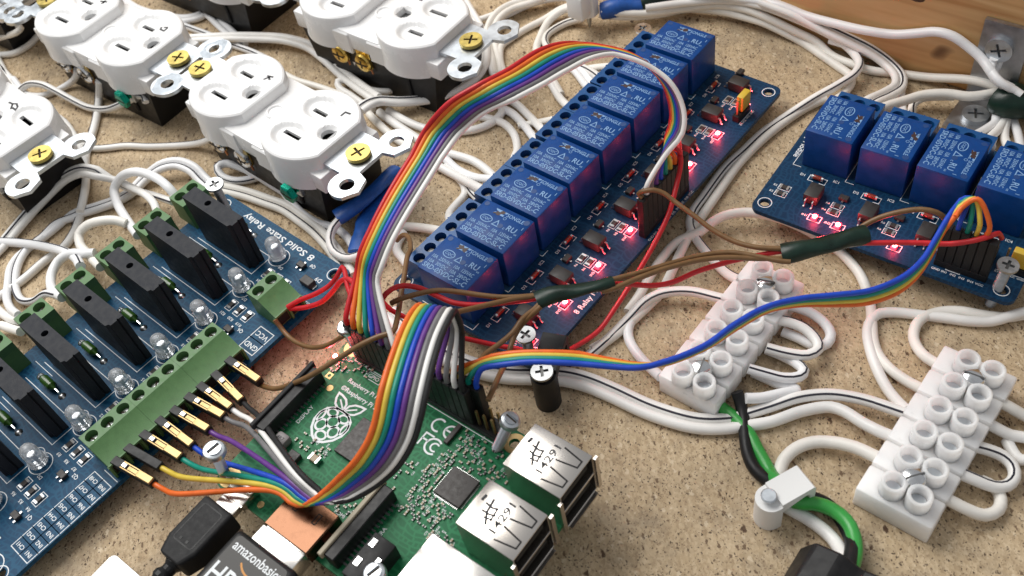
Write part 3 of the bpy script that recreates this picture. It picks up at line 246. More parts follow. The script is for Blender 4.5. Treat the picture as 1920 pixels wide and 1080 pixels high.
def pcb(name, col, trace):
    m = bpy.data.materials.new(name); m.use_nodes = True
    n, l = nt(m); b = n['Principled BSDF']; b.inputs['Roughness'].default_value = .42; b.inputs['Specular IOR Level'].default_value = .16
    tc = n.new('ShaderNodeTexCoord')
    br = n.new('ShaderNodeTexBrick'); br.inputs['Scale'].default_value = .16; br.inputs['Mortar Size'].default_value = .06; br.inputs['Mortar Smooth'].default_value = .6
    br.offset = .37; br.offset_frequency = 3; br.squash = .45; br.squash_frequency = 3
    br.inputs['Color1'].default_value = (*col, 1); br.inputs['Color2'].default_value = (*[c * .8 for c in col], 1); br.inputs['Mortar'].default_value = (*trace, 1)
    w = n.new('ShaderNodeTexNoise'); w.inputs['Scale'].default_value = .12; l.new(tc.outputs['Object'], w.inputs['Vector'])
    vm = n.new('ShaderNodeVectorMath'); vm.operation = 'MULTIPLY_ADD'; vm.inputs[1].default_value = (6, 6, 0)
    l.new(w.outputs['Color'], vm.inputs[0]); l.new(tc.outputs['Object'], vm.inputs[2]); l.new(vm.outputs[0], br.inputs['Vector'])
    t = n.new('ShaderNodeTexNoise'); t.inputs['Scale'].default_value = .09; t.inputs['Detail'].default_value = 4; l.new(tc.outputs['Object'], t.inputs['Vector'])
    mx = n.new('ShaderNodeMix'); mx.data_type = 'RGBA'; mx.inputs['A'].default_value = (*col, 1)
    l.new(t.outputs['Fac'], mx.inputs['Factor']); l.new(br.outputs['Color'], mx.inputs['B']); l.new(mx.outputs['Result'], b.inputs['Base Color'])
    return m
M = {}
M['chip'] = chipboard(); M['timber'] = timber()
M['white'] = mat('white_insulation', (.87, .855, .83), .40, var=.06, vs=.06, bump=.15, bs=.6)
M['white_aged'] = mat('aged_white_insulation', (.84, .81, .755), .45, var=.08, vs=.08, bump=.15, bs=.6)
M['white_cool'] = mat('cool_white_insulation', (.85, .85, .86), .36, var=.05, vs=.05, bump=.12, bs=.5)
M['black'] = mat('black_plastic', (.012, .012, .013), .45, var=.3, vs=.4, spec=.28)
M['blackm'] = mat('matt_black_plastic', (.018, .018, .019), .62, var=.3, vs=.6, spec=.28, bump=.25, bs=3)
M['ssr'] = mat('black_moulded_epoxy', (.016, .018, .024), .6, var=.25, vs=.5, spec=.28, bump=.35, bs=2.5)
M['red'] = mat('red_insulation', (.55, .012, .02), .4, var=.15, vs=.3)
M['orange'] = mat('orange_insulation', (.78, .14, .015), .42, var=.12, vs=.3)
M['yellow'] = mat('yellow_insulation', (.68, .50, .06), .42, var=.1, vs=.3)
M['green'] = mat('green_insulation', (.04, .34, .06), .35, var=.12, vs=.2)
M['teal'] = mat('green_ribbon_insulation', (.0, .25, .18), .42, var=.12, vs=.3)
M['blue'] = mat('blue_insulation', (.006, .06, .50), .42, var=.12, vs=.3)
M['purple'] = mat('purple_insulation', (.13, .035, .24), .42, var=.12, vs=.3)
M['grey'] = mat('grey_insulation', (.17, .165, .17), .42, var=.12, vs=.3)
M['brown'] = mat('brown_insulation', (.18, .095, .035), .45, var=.15, vs=.3)
M['outlet'] = mat('white_outlet_plastic', (.83, .83, .83), .25, var=.03, vs=.1)
M['zinc'] = mat('zinc_plated_steel', (.60, .64, .68), .38, 1.0, var=.12, vs=.25)
M['steel'] = mat('bright_steel', (.72, .73, .74), .2, 1.0, var=.1, vs=.4)
M['shell'] = mat('nickel_shell', (.58, .545, .51), .26, 1.0)
M['bright'] = mat('bright_nickel_shell', (.82, .79, .75), .24, 1.0)
M['ribbon_reflection'] = mat('ribbon_reflection_shell', (.15, .075, .045), .3, 1.0, var=.25, vs=.35)  # brown base colour stands in for the orange ribbon mirrored in the metal
M['brass'] = mat('brass', (.70, .48, .12), .28, 1.0, var=.2, vs=.5)
M['gold'] = mat('gold_contact', (.40, .29, .14), .46, 1.0, var=.15, vs=.5)
M['yzinc'] = mat('yellow_zinc', (.52, .41, .13), .42, 1.0, var=.25, vs=.35)
M['gscrew'] = mat('green_plated_steel', (.0, .30, .20), .3, .7, var=.2, vs=.5)
M['recess_dark'] = mat('screw_recess', (.05, .035, .02), .7, .4)  # dark brown tone for the floors of screw slots and cross recesses
M['screwmetal'] = mat('worn_screw_metal', (.40, .41, .42), .42, 1.0, var=.25, vs=.5)
M['recess'] = mat('steel_recess', (.14, .14, .14), .5, 1.0)
M['ink'] = mat('black_ink', (.03, .03, .035), .6)
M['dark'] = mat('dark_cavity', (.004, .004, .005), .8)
M['relay'] = mat('blue_relay_case', (.002, .052, .225), .40, spec=.25, var=.14, vs=.35, bump=.12, bs=4)
M['bterm'] = mat('blue_terminal_plastic', (.004, .075, .24), .35, var=.12, vs=.35)
M['gterm'] = mat('green_terminal_plastic', (.075, .18, .058), .5, var=.12, vs=.5, bump=.15, bs=3)
M['pcbblue'] = pcb('blue_circuit_board', (.006, .034, .085), (.011, .060, .13))
M['pcbteal'] = pcb('blue_teal_circuit_board', (.005, .055, .125), (.012, .10, .19))
M['pcbgreen'] = pcb('green_circuit_board', (.012, .14, .055), (.03, .24, .10))
M['edge'] = mat('board_edge', (.20, .22, .18), .6)
M['silk'] = mat('white_silkscreen', (.80, .83, .85), .6)
M['print'] = mat('pale_relay_print', (.20, .36, .60), .6)
M['smudge'] = mat('dark_marker_smudge', (.045, .02, .02), .5)
M['chipbody'] = mat('chip_package', (.03, .025, .023), .5, var=.15, vs=.8)
M['smdend'] = mat('solder', (.66, .66, .66), .3, 1.0)
M['dullsolder'] = mat('dull_solder', (.30, .30, .29), .5, 1.0)
M['smdcap'] = mat('ceramic_capacitor', (.38, .30, .20), .5)
M['diode'] = mat('red_glass_diode', (.22, .03, .012), .2, coat=.5)
M['gdiode'] = mat('dark_green_varistor', (.03, .09, .012), .3, coat=.4)
M['glass'] = mat('clear_led_epoxy', (.93, .95, .98), .10, trans=.72, ior=1.35)
M['led'] = mat('lit_red_led', (1, .1, .1), .4, emit=((1.0, .012, .03), 7.0))
M['ledhot'] = mat('lit_led_core', (1, .6, .6), .4, emit=((1.0, .38, .34), 26.0))
M['nylon'] = mat('translucent_white_nylon', (.92, .91, .90), .34, sss=1.0, var=.03, vs=.2)
M['clipw'] = mat('white_clip_plastic', (.84, .84, .83), .35)
M['bsleeve'] = mat('blue_heatshrink', (.01, .085, .36), .42, var=.25, vs=.25, bump=.4, bs=.5)
M['gtape'] = mat('dark_green_tape', (.005, .021, .014), .36, spec=.35, var=.4, vs=.2, bump=.5, bs=.35)
M['yellowcap'] = mat('yellow_jumper_plastic', (.62, .42, .04), .45)
M['tan'] = mat('beige_connector_strip', (.36, .31, .22), .5)
M['navy'] = mat('black_tracer_ink', (.015, .015, .03), .5)
M['label'] = mat('dark_plug_label', (.022, .02, .018), .35, spec=.3)
M['copper'] = mat('bare_copper', (.75, .33, .17), .35, 1.0)
# ---------------------------------------------------------------- mesh helpers
_txt = {}
def text_geo(s, size):
    k = (s, size)
    if k not in _txt:
        c = bpy.data.curves.new('lettering', 'FONT'); c.body = s; c.size = size; c.align_x = 'CENTER'; c.align_y = 'CENTER'; c.resolution_u = 2; c.offset = .014 * size
        o = bpy.data.objects.new('lettering', c); me = bpy.data.meshes.new_from_object(o)
        _txt[k] = ([tuple(v.co) for v in me.vertices], [tuple(p.vertices) for p in me.polygons])
        bpy.data.objects.remove(o); bpy.data.curves.remove(c); bpy.data.meshes.remove(me)
    return _txt[k]
class MB:
    def __init__(s): s.v = []; s.f = []; s.m = []
    def add(s, v, f, mi=0, X=None):
        o = len(s.v)
        if X is not None: v = [tuple(X @ Vector(p)) for p in v]
        s.v += [tuple(p) for p in v]; s.f += [tuple(i + o for i in q) for q in f]; s.m += [mi] * len(f); return s
    def box(s, x0, x1, y0, y1, z0, z1, mi=0, X=None):
        v = [(x, y, z) for z in (z0, z1) for y in (y0, y1) for x in (x0, x1)]
        return s.add(v, [(0, 2, 3, 1), (4, 5, 7, 6), (0, 1, 5, 4), (2, 6, 7, 3), (0, 4, 6, 2), (1, 3, 7, 5)], mi, X)
    def rbox(s, x0, x1, y0, y1, z0, z1, r=.4, seg=2, mi=0, X=None):
        bm = bmesh.new(); bmesh.ops.create_cube(bm, size=1)
        for v in bm.verts: v.co = Vector(((x0 + x1) / 2 + v.co.x * (x1 - x0), (y0 + y1) / 2 + v.co.y * (y1 - y0), (z0 + z1) / 2 + v.co.z * (z1 - z0)))
        bmesh.ops.bevel(bm, geom=list(bm.edges), offset=r, segments=seg, profile=.5, affect='EDGES'); bm.verts.index_update()
        s.add([tuple(v.co) for v in bm.verts], [tuple(v.index for v in f.verts) for f in bm.faces], mi, X); bm.free(); return s
    def plate(s, outer, holes, z0, z1, mi=0, X=None):
        loops = [list(outer)] + [list(h) for h in holes]; flat = [p for lp in loops for p in lp]; n = len(flat)
        tri = tessellate_polygon([[Vector((p[0], p[1], 0)) for p in lp] for lp in loops])
        v = [(p[0], p[1], z0) for p in flat] + [(p[0], p[1], z1) for p in flat]
        f = [tuple(t) for t in tri] + [tuple(i + n for i in reversed(t)) for t in tri]
        o = 0
        for lp in loops:
            k = len(lp)
            for i in range(k): f.append((o + i, o + (i + 1) % k, o + (i + 1) % k + n, o + i + n))
            o += k
        return s.add(v, f, mi, X)
    def prism(s, poly, a0, a1, axis='y', mi=0, X=None):     # profile in x,z pulled along y
        n = len(poly); v = [(p[0], a0, p[1]) for p in poly] + [(p[0], a1, p[1]) for p in poly]
        f = [tuple(range(n)), tuple(range(2 * n - 1, n - 1, -1))] + [(i, (i + 1) % n, (i + 1) % n + n, i + n) for i in range(n)]
        return s.add(v, f, mi, X)
    def lathe(s, prof, n=20, mi=0, X=None):
        v = []; f = []; k = len(prof)
        for r, z in prof:
            for i in range(n):
                a = 2 * math.pi * i / n; v.append((r * math.cos(a), r * math.sin(a), z))
        for j in range(k - 1):
            for i in range(n): f.append((j * n + i, j * n + (i + 1) % n, (j + 1) * n + (i + 1) % n, (j + 1) * n + i))
        f.append(tuple(range(n - 1, -1, -1))); f.append(tuple(range((k - 1) * n, k * n)))
        return s.add(v, f, mi, X)
    def cyl(s, x, y, z0, z1, r, n=16, mi=0, X=None):
        T = Matrix.Translation((x, y, 0)); return s.lathe([(r, z0), (r, z1)], n, mi, (X @ T) if X is not None else T)
    def tube(s, pts, r, n=8, mi=0, frames=None, flat=None):
        P = [Vector(p) for p in pts]; k = len(P); v = []; f = []
        for i, p in enumerate(P):
            sd, up = (frames or fr(P))[i] if frames else FR(P, i)
            ri = r[i] if isinstance(r, (list, tuple)) else r
            ra, rb = ri if isinstance(ri, tuple) else (ri, ri)
            for j in range(n):
                a = 2 * math.pi * j / n; v.append(tuple(p + sd * (ra * math.cos(a)) + up * (rb * math.sin(a))))
        for i in range(k - 1):
            for j in range(n): f.append((i * n + j, i * n + (j + 1) % n, (i + 1) * n + (j + 1) % n, (i + 1) * n + j))
        f.append(tuple(range(n - 1, -1, -1))); f.append(tuple(range((k - 1) * n, k * n)))
        return s.add(v, f, mi)
    def strip(s, pts, w, closed=False, z=0.0, mi=0, X=None):
        P = [Vector((p[0], p[1])) for p in pts]; n = len(P); v = []; f = []
        for i in range(n):
            a = P[(i - 1) % n] if (closed or i > 0) else P[i]; b = P[(i + 1) % n] if (closed or i < n - 1) else P[i]
            d1 = (P[i] - a); d2 = (b - P[i])
            d1 = d1.normalized() if d1.length > 1e-9 else d2.normalized(); d2 = d2.normalized() if d2.length > 1e-9 else d1
            t = d1 + d2; t = t.normalized() if t.length > 1e-6 else d1
            nn = Vector((-t.y, t.x)); c = max(.4, nn.dot(Vector((-d1.y, d1.x)))); o = nn * (w / 2 / c)
            v += [(P[i].x + o.x, P[i].y + o.y, z), (P[i].x - o.x, P[i].y - o.y, z)]
        for i in range(n if closed else n - 1):
            j = (i + 1) % n; f.append((2 * i, 2 * i + 1, 2 * j + 1, 2 * j))
        return s.add(v, f, mi, X)
    def text(s, t, size, x, y, z=0.0, rot=0.0, mi=0, X=None, sx=1.0, fit=None):
        v, f = text_geo(t, size)
        if fit: sx = fit / max(1e-6, max(p[0] for p in v) - min(p[0] for p in v))
        T = Matrix.Translation((x, y, z)) @ Matrix.Rotation(rot, 4, 'Z') @ Matrix.Diagonal((sx, 1, 1, 1))
        return s.add(v, f, mi, (X @ T) if X is not None else T)
    def mesh(s, name, mats, smooth=35, fix=True):
        me = bpy.data.meshes.new(name); me.from_pydata(s.v, [], s.f)
        for m in (mats if isinstance(mats, (list, tuple)) else [mats]): me.materials.append(M[m] if isinstance(m, str) else m)
        if any(s.m): me.polygons.foreach_set('material_index', s.m)
        if fix:
            bm = bmesh.new(); bm.from_mesh(me); bmesh.ops.recalc_face_normals(bm, faces=list(bm.faces)); bm.to_mesh(me); bm.free()
        if smooth:
            me.shade_smooth(); me.set_sharp_from_angle(angle=math.radians(smooth))
        me.update(); return me
    def build(s, name, mats, parent=None, smooth=35, loc=None, fix=True):
        return put(name, s.mesh(name, mats, smooth, fix), parent, loc)
def FR(P, i):
    a = P[max(0, i - 1)]; b = P[min(len(P) - 1, i + 1)]; t = (b - a)
    t = t.normalized() if t.length > 1e-9 else Vector((1, 0, 0))
    sd = t.cross(Vector((0, 0, 1)))
    sd = sd.normalized() if sd.length > 1e-3 else Vector((1, 0, 0))
    return sd, sd.cross(t)
def frames_pt(P):                              # frames carried along the curve without twisting
    out = []; up = None
    for i in range(len(P)):
        a = P[max(0, i - 1)]; b = P[min(len(P) - 1, i + 1)]; t = (b - a).normalized()
        if up is None:
            sd = t.cross(Vector((0, 0, 1))); sd = sd.normalized() if sd.length > .05 else Vector((1, 0, 0)); up = sd.cross(t)
        else:
            up = up - t * up.dot(t); up = up.normalized() if up.length > 1e-6 else Vector((0, 0, 1))
        out.append((t.cross(up).normalized(), up.copy()))
    return out
def put(name, me, parent=None, loc=None, rot=None):
    o = bpy.data.objects.new(name, me); COL.objects.link(o)
    if parent: o.parent = parent
    if loc: o.location = loc
    if rot: o.rotation_euler = (0, 0, rot)
    return o
def thing(name, label, cat, loc=(0, 0, 0), rot=0.0, scale=1.0, group=None):
    o = bpy.data.objects.new(name, None); COL.objects.link(o); o.location = loc; o.rotation_euler = (0, 0, rot); o.scale = (scale,) * 3
    o.empty_display_size = 3
    return tag(o, label, cat, group)
def tag(o, label, cat, group=None, kind=None):
    o['label'] = label; o['category'] = cat
    if group: o['group'] = group
    if kind: o['kind'] = kind
    return o
def circ(x, y, r, n=20, a0=0.0): return [(x + r * math.cos(a0 + 2 * math.pi * i / n), y + r * math.sin(a0 + 2 * math.pi * i / n)) for i in range(n)]
def arc(x, y, r, a, b, n=12): return [(x + r * math.cos(math.radians(a + (b - a) * i / n)), y + r * math.sin(math.radians(a + (b - a) * i / n))) for i in range(n + 1)]
def rrect(x0, x1, y0, y1, r, n=5):
    return arc(x1 - r, y0 + r, r, -90, 0, n) + arc(x1 - r, y1 - r, r, 0, 90, n) + arc(x0 + r, y1 - r, r, 90, 180, n) + arc(x0 + r, y0 + r, r, 180, 270, n)
def rect(x0, x1, y0, y1): return [(x0, y0), (x1, y0), (x1, y1), (x0, y1)]
def cross(x, y, r, w, a=0.0):
    p = [(-w, -r), (w, -r), (w, -w), (r, -w), (r, w), (w, w), (w, r), (-w, r), (-w, w), (-r, w), (-r, -w), (-w, -w)]
    c, s_ = math.cos(a), math.sin(a); return [(x + c * u - s_ * v, y + s_ * u + c * v) for u, v in p]
def cr(pts, step=1.6):
    P = [Vector(p) for p in pts]
    if len(P) < 3: return P
    Q = [P[0] * 2 - P[1]] + P + [P[-1] * 2 - P[-2]]; out = []
    for i in range(1, len(Q) - 2):
        p0, p1, p2, p3 = Q[i - 1:i + 3]
        t1 = max(1e-4, (p1 - p0).length ** .5); t2 = max(1e-4, (p2 - p1).length ** .5); t3 = max(1e-4, (p3 - p2).length ** .5)
        m1 = ((p1 - p0) / t1 - (p2 - p0) / (t1 + t2) + (p2 - p1) / t2) * t2; m2 = ((p2 - p1) / t2 - (p3 - p1) / (t2 + t3) + (p3 - p2) / t3) * t2
        k = max(2, int((p2 - p1).length / step))
        for j in range(k):
            t = j / k; out.append(p1 * (2 * t ** 3 - 3 * t * t + 1) + m1 * (t ** 3 - 2 * t * t + t) + p2 * (-2 * t ** 3 + 3 * t * t) + m2 * (t ** 3 - t * t))
    out.append(P[-1]); return out
PI = math.pi
# ---------------------------------------------------------------- setting
def slab():
    mb = MB(); mb.box(-900, 700, -700, 900, -16, 0)
    o = mb.build('chipboard_base', 'chip', smooth=0); o['kind'] = 'structure'; o['label'] = 'speckled tan chipboard panel that everything is fixed to'
slab()
beam = thing('timber_rail', 'orange brown pine rail standing along the far edge of the chipboard', 'timber', (107.6, 298.5, 0), math.radians(-47.45))
mb = MB(); mb.rbox(-700, 420, .0, 38, 0.01, 89, 1.2, 2); mb.build('plank', 'timber', beam)
mb = MB()
for x, z, r in ((28, 7.5, 1.5), (22, 3.5, 1.0), (60, 30, 2.2)): mb.lathe([(r, -.05), (r * .6, .12)], 12, 0, Matrix.Translation((x, 0, z)) @ Matrix.Rotation(PI / 2, 4, 'X') @ Matrix.Diagonal((1.5, .8, 1, 1)))
mb.build('knot', mat('dark_knot', (.07, .028, .012), .6), beam)
# ---------------------------------------------------------------- screws
def head_phillips(r=3.6, h=1.3, cr_=2.0, flat=True, X=None):
    a = MB(); n = 24
    a.plate(circ(0, 0, r, n), [cross(0, 0, cr_, .42, .4)], h * .45, h, 0); a.lathe([(r * .45, -h * .9), (r, h * .4), (r, h * .46)] if flat else [(r, 0), (r, h * .46)], n, 0)
    b = MB(); b.cyl(0, 0, h * .47, h * .5, cr_ * 1.02, 12)
    return a, b
def screw(label, pos, ztip, kind, group, matn='steel', r=3.4, tilt=(0, 0), shaft=1.5, turn=0.0):
    t = thing('screw', label, 'screw', pos, turn, 1.0, group); t.rotation_euler = (tilt[0], tilt[1], turn)
    L = pos[2] - ztip
    if kind == 'phillips':
        a, b = head_phillips(r, 1.3, r * .58); a.build('screw_head', matn, t); b.build('drive_recess', 'recess', t)
    else:
        a = MB()
        a.lathe([(r * .55, -1.2), (r, -.6), (r, .3), (r * .9, .9), (r * .6, 1.25)], 22)
        for sgn in (-1, 1):
            seg = arc(0, 0, r * .62, 90 - 78 * 1, 90 + 78, 10) if sgn > 0 else arc(0, 0, r * .62, 270 - 78, 270 + 78, 10)
            a.plate([(p[0], p[1] + sgn * .12) for p in seg], [], 1.0, 1.7)
        a.build('screw_head', matn, t); b = MB(); b.box(-r * .6, r * .6, -.28, .28, 1.2, 1.3); b.build('drive_slot', 'recess_dark', t)
    c = MB(); prof = []; z = -1.0
    while z > -L: prof += [(shaft, z), (shaft * .78, z - .45)]; z -= .9
    prof.append((shaft * .5, -L)); c.lathe(prof[::-1], 12); c.build('thread', matn, t)
    return t
GS = 'screws holding the circuit boards'
screw('shiny countersunk cross head screw standing proud at the far corner of the green terminal board', PT['scr_ssr'], 0, 'phillips', GS, 'screwmetal', 2.9, (0.1, 0.05), 1.5)
screw('round slotted screw beside the pin header at the red light end of the green computer', PT['scr_pi'][0], 0, 'slot', GS, 'steel', 2.7, (0, 0), 1.4, 1.9)
screw('bluish slotted screw standing between the blue and purple strands near the gold pins', PT['scr_pi'][1], 0, 'slot', GS, 'zinc', 3.0, (.1, .1), 1.5, .7)
screw('slotted screw standing beside the corner of the square metal sockets', PT['scr_pi'][2], 0, 'slot', GS, 'zinc', 2.7, (-.25, .3), 1.5, -.9)
screw('slotted screw partly cut off by the bottom edge beside the white metal socket', PT['scr_pi'][3], 0, 'slot', GS, 'zinc', 2.8, (0, 0), 1.5, .5)
screw('bright countersunk cross head screw at the near corner of the eight relay board', PT['scr_r8'], 0, 'phillips', GS, 'screwmetal', 2.9, (0, 0), 1.6, .3)
screw('small screw half hidden behind the farthest blue relay', PT['scr_r8far'], 0, 'phillips', GS, 'steel', 3.0, (0, 0), 1.6)
screw('cross head screw standing on the near corner of the four relay board', PT['scr_r4'], 0, 'phillips', GS, 'screwmetal', 2.8, (.05, 0), 1.6, .4)
# ---------------------------------------------------------------- relay boards
def relay_print():
    mb = MB(); z = 15.84
    mb.text('SRD-05VDC-SL-C', 2.5, 9.3, -13.5, z, fit=16.6)
    mb.text('10A  250VAC', 1.85, 4.9, -9.5, z, fit=7.4); mb.text('10A  30VDC', 1.85, 4.9, -11.5, z, fit=7.4)
    mb.text('10A  125VAC', 1.85, 13.6, -9.5, z, fit=7.4); mb.text('10A  28VDC', 1.85, 13.6, -11.5, z, fit=7.4)
    mb.text('SONGLE', 2.0, 13.6, -2.4, z, fit=6.4)
    mb.strip([(5.4 + 2.1 * math.cos(a), -6.6 + 1.35 * math.sin(a)) for a in [2 * PI * i / 22 for i in range(22)]], .28, True, z); mb.text('CQC', 1.35, 5.4, -6.6, z)
    mb.strip([(8.4, -7.7), (10.6, -7.7), (9.5, -5.5)], .32, True, z)
    mb.text('RU', 2.9, 15.2, -6.5, z, fit=3.3); mb.text('c', 1.5, 12.7, -7.2, z); mb.text('us', 1.2, 17.5, -7.5, z); mb.text('1', 1.7, 18.0, -4.6, z)
    for pts in ([(5.6, -3.6), (9.2, -3.6), (9.7, -2.9), (6.2, -2.9)], [(6.2, -2.3), (9.9, -2.3), (10.4, -1.6), (5.6, -1.6)], [(5.6, -1.6), (6.6, -1.6), (9.9, -3.6), (8.9, -3.6)]): mb.add([(x, y, z) for x, y in pts], [(0, 1, 2, 3)])
    mb.strip(circ(10.6, -3.9, .5, 10), .15, True, z)
    return mb.mesh('relay_print', 'print', 0, False)
def relay_marks():
    mb = MB()
    for x, y, r in ((11.2, -7.0, .75), (17.6, -1.9, .85), (1.7, -1.6, .7)): mb.strip(circ(x, y, r, 16), .35, True, 15.845); mb.add([(p[0], p[1], 15.83) for p in circ(x, y, r, 16)], [tuple(range(16))])
    return mb.mesh('mould_mark', mat('relay_recess', (.007, .05, .19), .5), 0, False)
def smudge_mesh(k):
    rnd = random.Random(k); mb = MB(); x, y = 7.6, -2.8
    for i in range(2):
        cx_, cy_ = x + rnd.uniform(-1.1, 1.1), y + rnd.uniform(-.6, .6)
        mb.add([(cx_ + rnd.uniform(.6, 1.25) * math.cos(q * PI / 5), cy_ + rnd.uniform(.5, 1.0) * math.sin(q * PI / 5), 15.85 + .004 * i) for q in range(10)], [tuple(range(10))])
    mb.strip([(x - 1.8, y - .9), (x + 1.6, y + .9)], .5, False, 15.86)
    return mb.mesh('marker_smudge', 'smudge', 0, False)
RELAY = MB().rbox(0, 19.2, -15.5, 0, .25, 15.8, .45, 2).mesh('relay', 'relay')
RPRINT = relay_print(); RMARK = relay_marks(); RSM = [smudge_mesh(k) for k in range(4)]
def bterm():
    mb = MB(); prof = [(-.9, .25), (-.9, 7), (-9.4, 7), (-10.8, 5.2), (-11.6, 4.6), (-11.6, .25)]; mb.prism(prof, -7.6, 7.6)
    mb.plate(rect(-9.4, -.9, -7.6, 7.6), [circ(-6, y, 1.95, 16) for y in (-5.05, 0, 5.05)], 7.0, 10.0)
    for y in (-2.52, 2.52): mb.box(-9.7, -9.35, y - .18, y + .18, 6.9, 10.02)
    for y in (-5.05, 0, 5.05): mb.box(-11.75, -11.55, y - 1.6, y + 1.6, .8, 4.2, 1)
    return mb.mesh('terminal_block', ['bterm', 'dark'])
BTERM = bterm(); BTSCR = MB().lathe([(1.6, 7.02), (1.6, 7.6), (1.2, 8.0)], 14).box(-1.4, 1.4, -.25, .25, 7.9, 8.06).mesh('terminal_screw', mat('dull_screw', (.22, .22, .22), .4, 1.0))
DIODE = MB().lathe([(.75, -1.7), (.8, -1.5), (.8, 1.5), (.75, 1.7)], 12, 0, Matrix.Translation((0, 0, 1.0)) @ Matrix.Rotation(PI / 2, 4, 'X')).mesh('diode', 'diode')
DCAP = MB().lathe([(.85, 1.35), (.85, 2.0)], 12, 0, Matrix.Translation((0, 0, 1.0)) @ Matrix.Rotation(PI / 2, 4, 'X')).lathe([(.85, -2.0), (.85, -1.35)], 12, 0, Matrix.Translation((0, 0, 1.0)) @ Matrix.Rotation(PI / 2, 4, 'X')).mesh('end_cap', 'smdend')
SOT = MB().rbox(-1.0, 1.0, -1.5, 1.5, .2, 1.4, .15, 1).mesh('transistor', 'chipbody')
SOTL = MB().box(-1.7, -.95, -1.2, -.7, .0, .5).box(-1.7, -.95, .7, 1.2, 0, .5).box(.95, 1.7, -.3, .3, 0, .5).mesh('lead', 'smdend')
OPTO = MB().rbox(-3.2, 3.2, -2.3, 2.3, .5, 4.0, .35, 2).mesh('optocoupler', 'chipbody')
OLEAD = MB()
for sy in (-1.27, 1.27): OLEAD.tube([(3.1, sy, 2.2), (3.9, sy, 2.1), (4.2, sy, .5), (4.9, sy, .2)], .32, 6)
OLEAD = OLEAD.mesh('lead', 'smdend'); OLEADL = OLEAD.copy(); OLEADL.transform(Matrix.Rotation(PI, 4, 'Z'))
RES = MB().box(-.75, .75, -.85, .85, .05, .65).mesh('resistor', 'chipbody', 0); REND = MB().box(-.8, .8, -1.5, -.85, .02, .67).box(-.8, .8, .85, 1.5, .02, .67).mesh('solder_end', 'smdend', 0)
LEDM = MB().rbox(-.8, .8, -1.3, 1.3, .05, 1.0, .2, 1).mesh('indicator_led', 'led'); LEDC = MB().lathe([(.72, 1.02), (.6, 1.35), (.25, 1.5)], 10).mesh('led_core', 'ledhot')
HOUS = MB().rbox(-1.22, 1.22, -1.22, 1.22, 0, 14, .2, 1).mesh('connector_housing', 'black')
JUMP = MB().rbox(-1.25, 1.25, -2.6, 2.6, 3.2, 9.2, .35, 2).mesh('jumper_cap', 'yellowcap')
def glow(board, x, y, z, e):
    l = bpy.data.lights.new('led_glow', 'POINT'); l.energy = e; l.color = (1, .04, .06); l.shadow_soft_size = .9
    o = bpy.data.objects.new('led_glow', l); COL.objects.link(o); o.parent = board; o.location = (x, y, z)
GLOW = 4500.0
def board_sheet(root, x0, x1, y0, y1, zt, th, r, holes, m, hr=1.6):
    mb = MB(); mb.plate(rrect(x0, x1, y0, y1, r), [circ(hx, hy, hr, 18) for hx, hy in holes], zt - th, zt)
    mb.build('circuit_board', m, root, 30)
    rg = MB()
    for hx, hy in holes: rg.strip(circ(hx, hy, hr + .6, 22), .28, True, zt + .03)
    return rg
def brackets(mb, x, y, a, b, z, w=.22):      # broken outline round a small part
    for s in (-1, 1): mb.strip([(x - a, y + s * b * .35), (x - a, y + s * b), (x + a, y + s * b), (x + a, y + s * b * .35)], w, False, z)
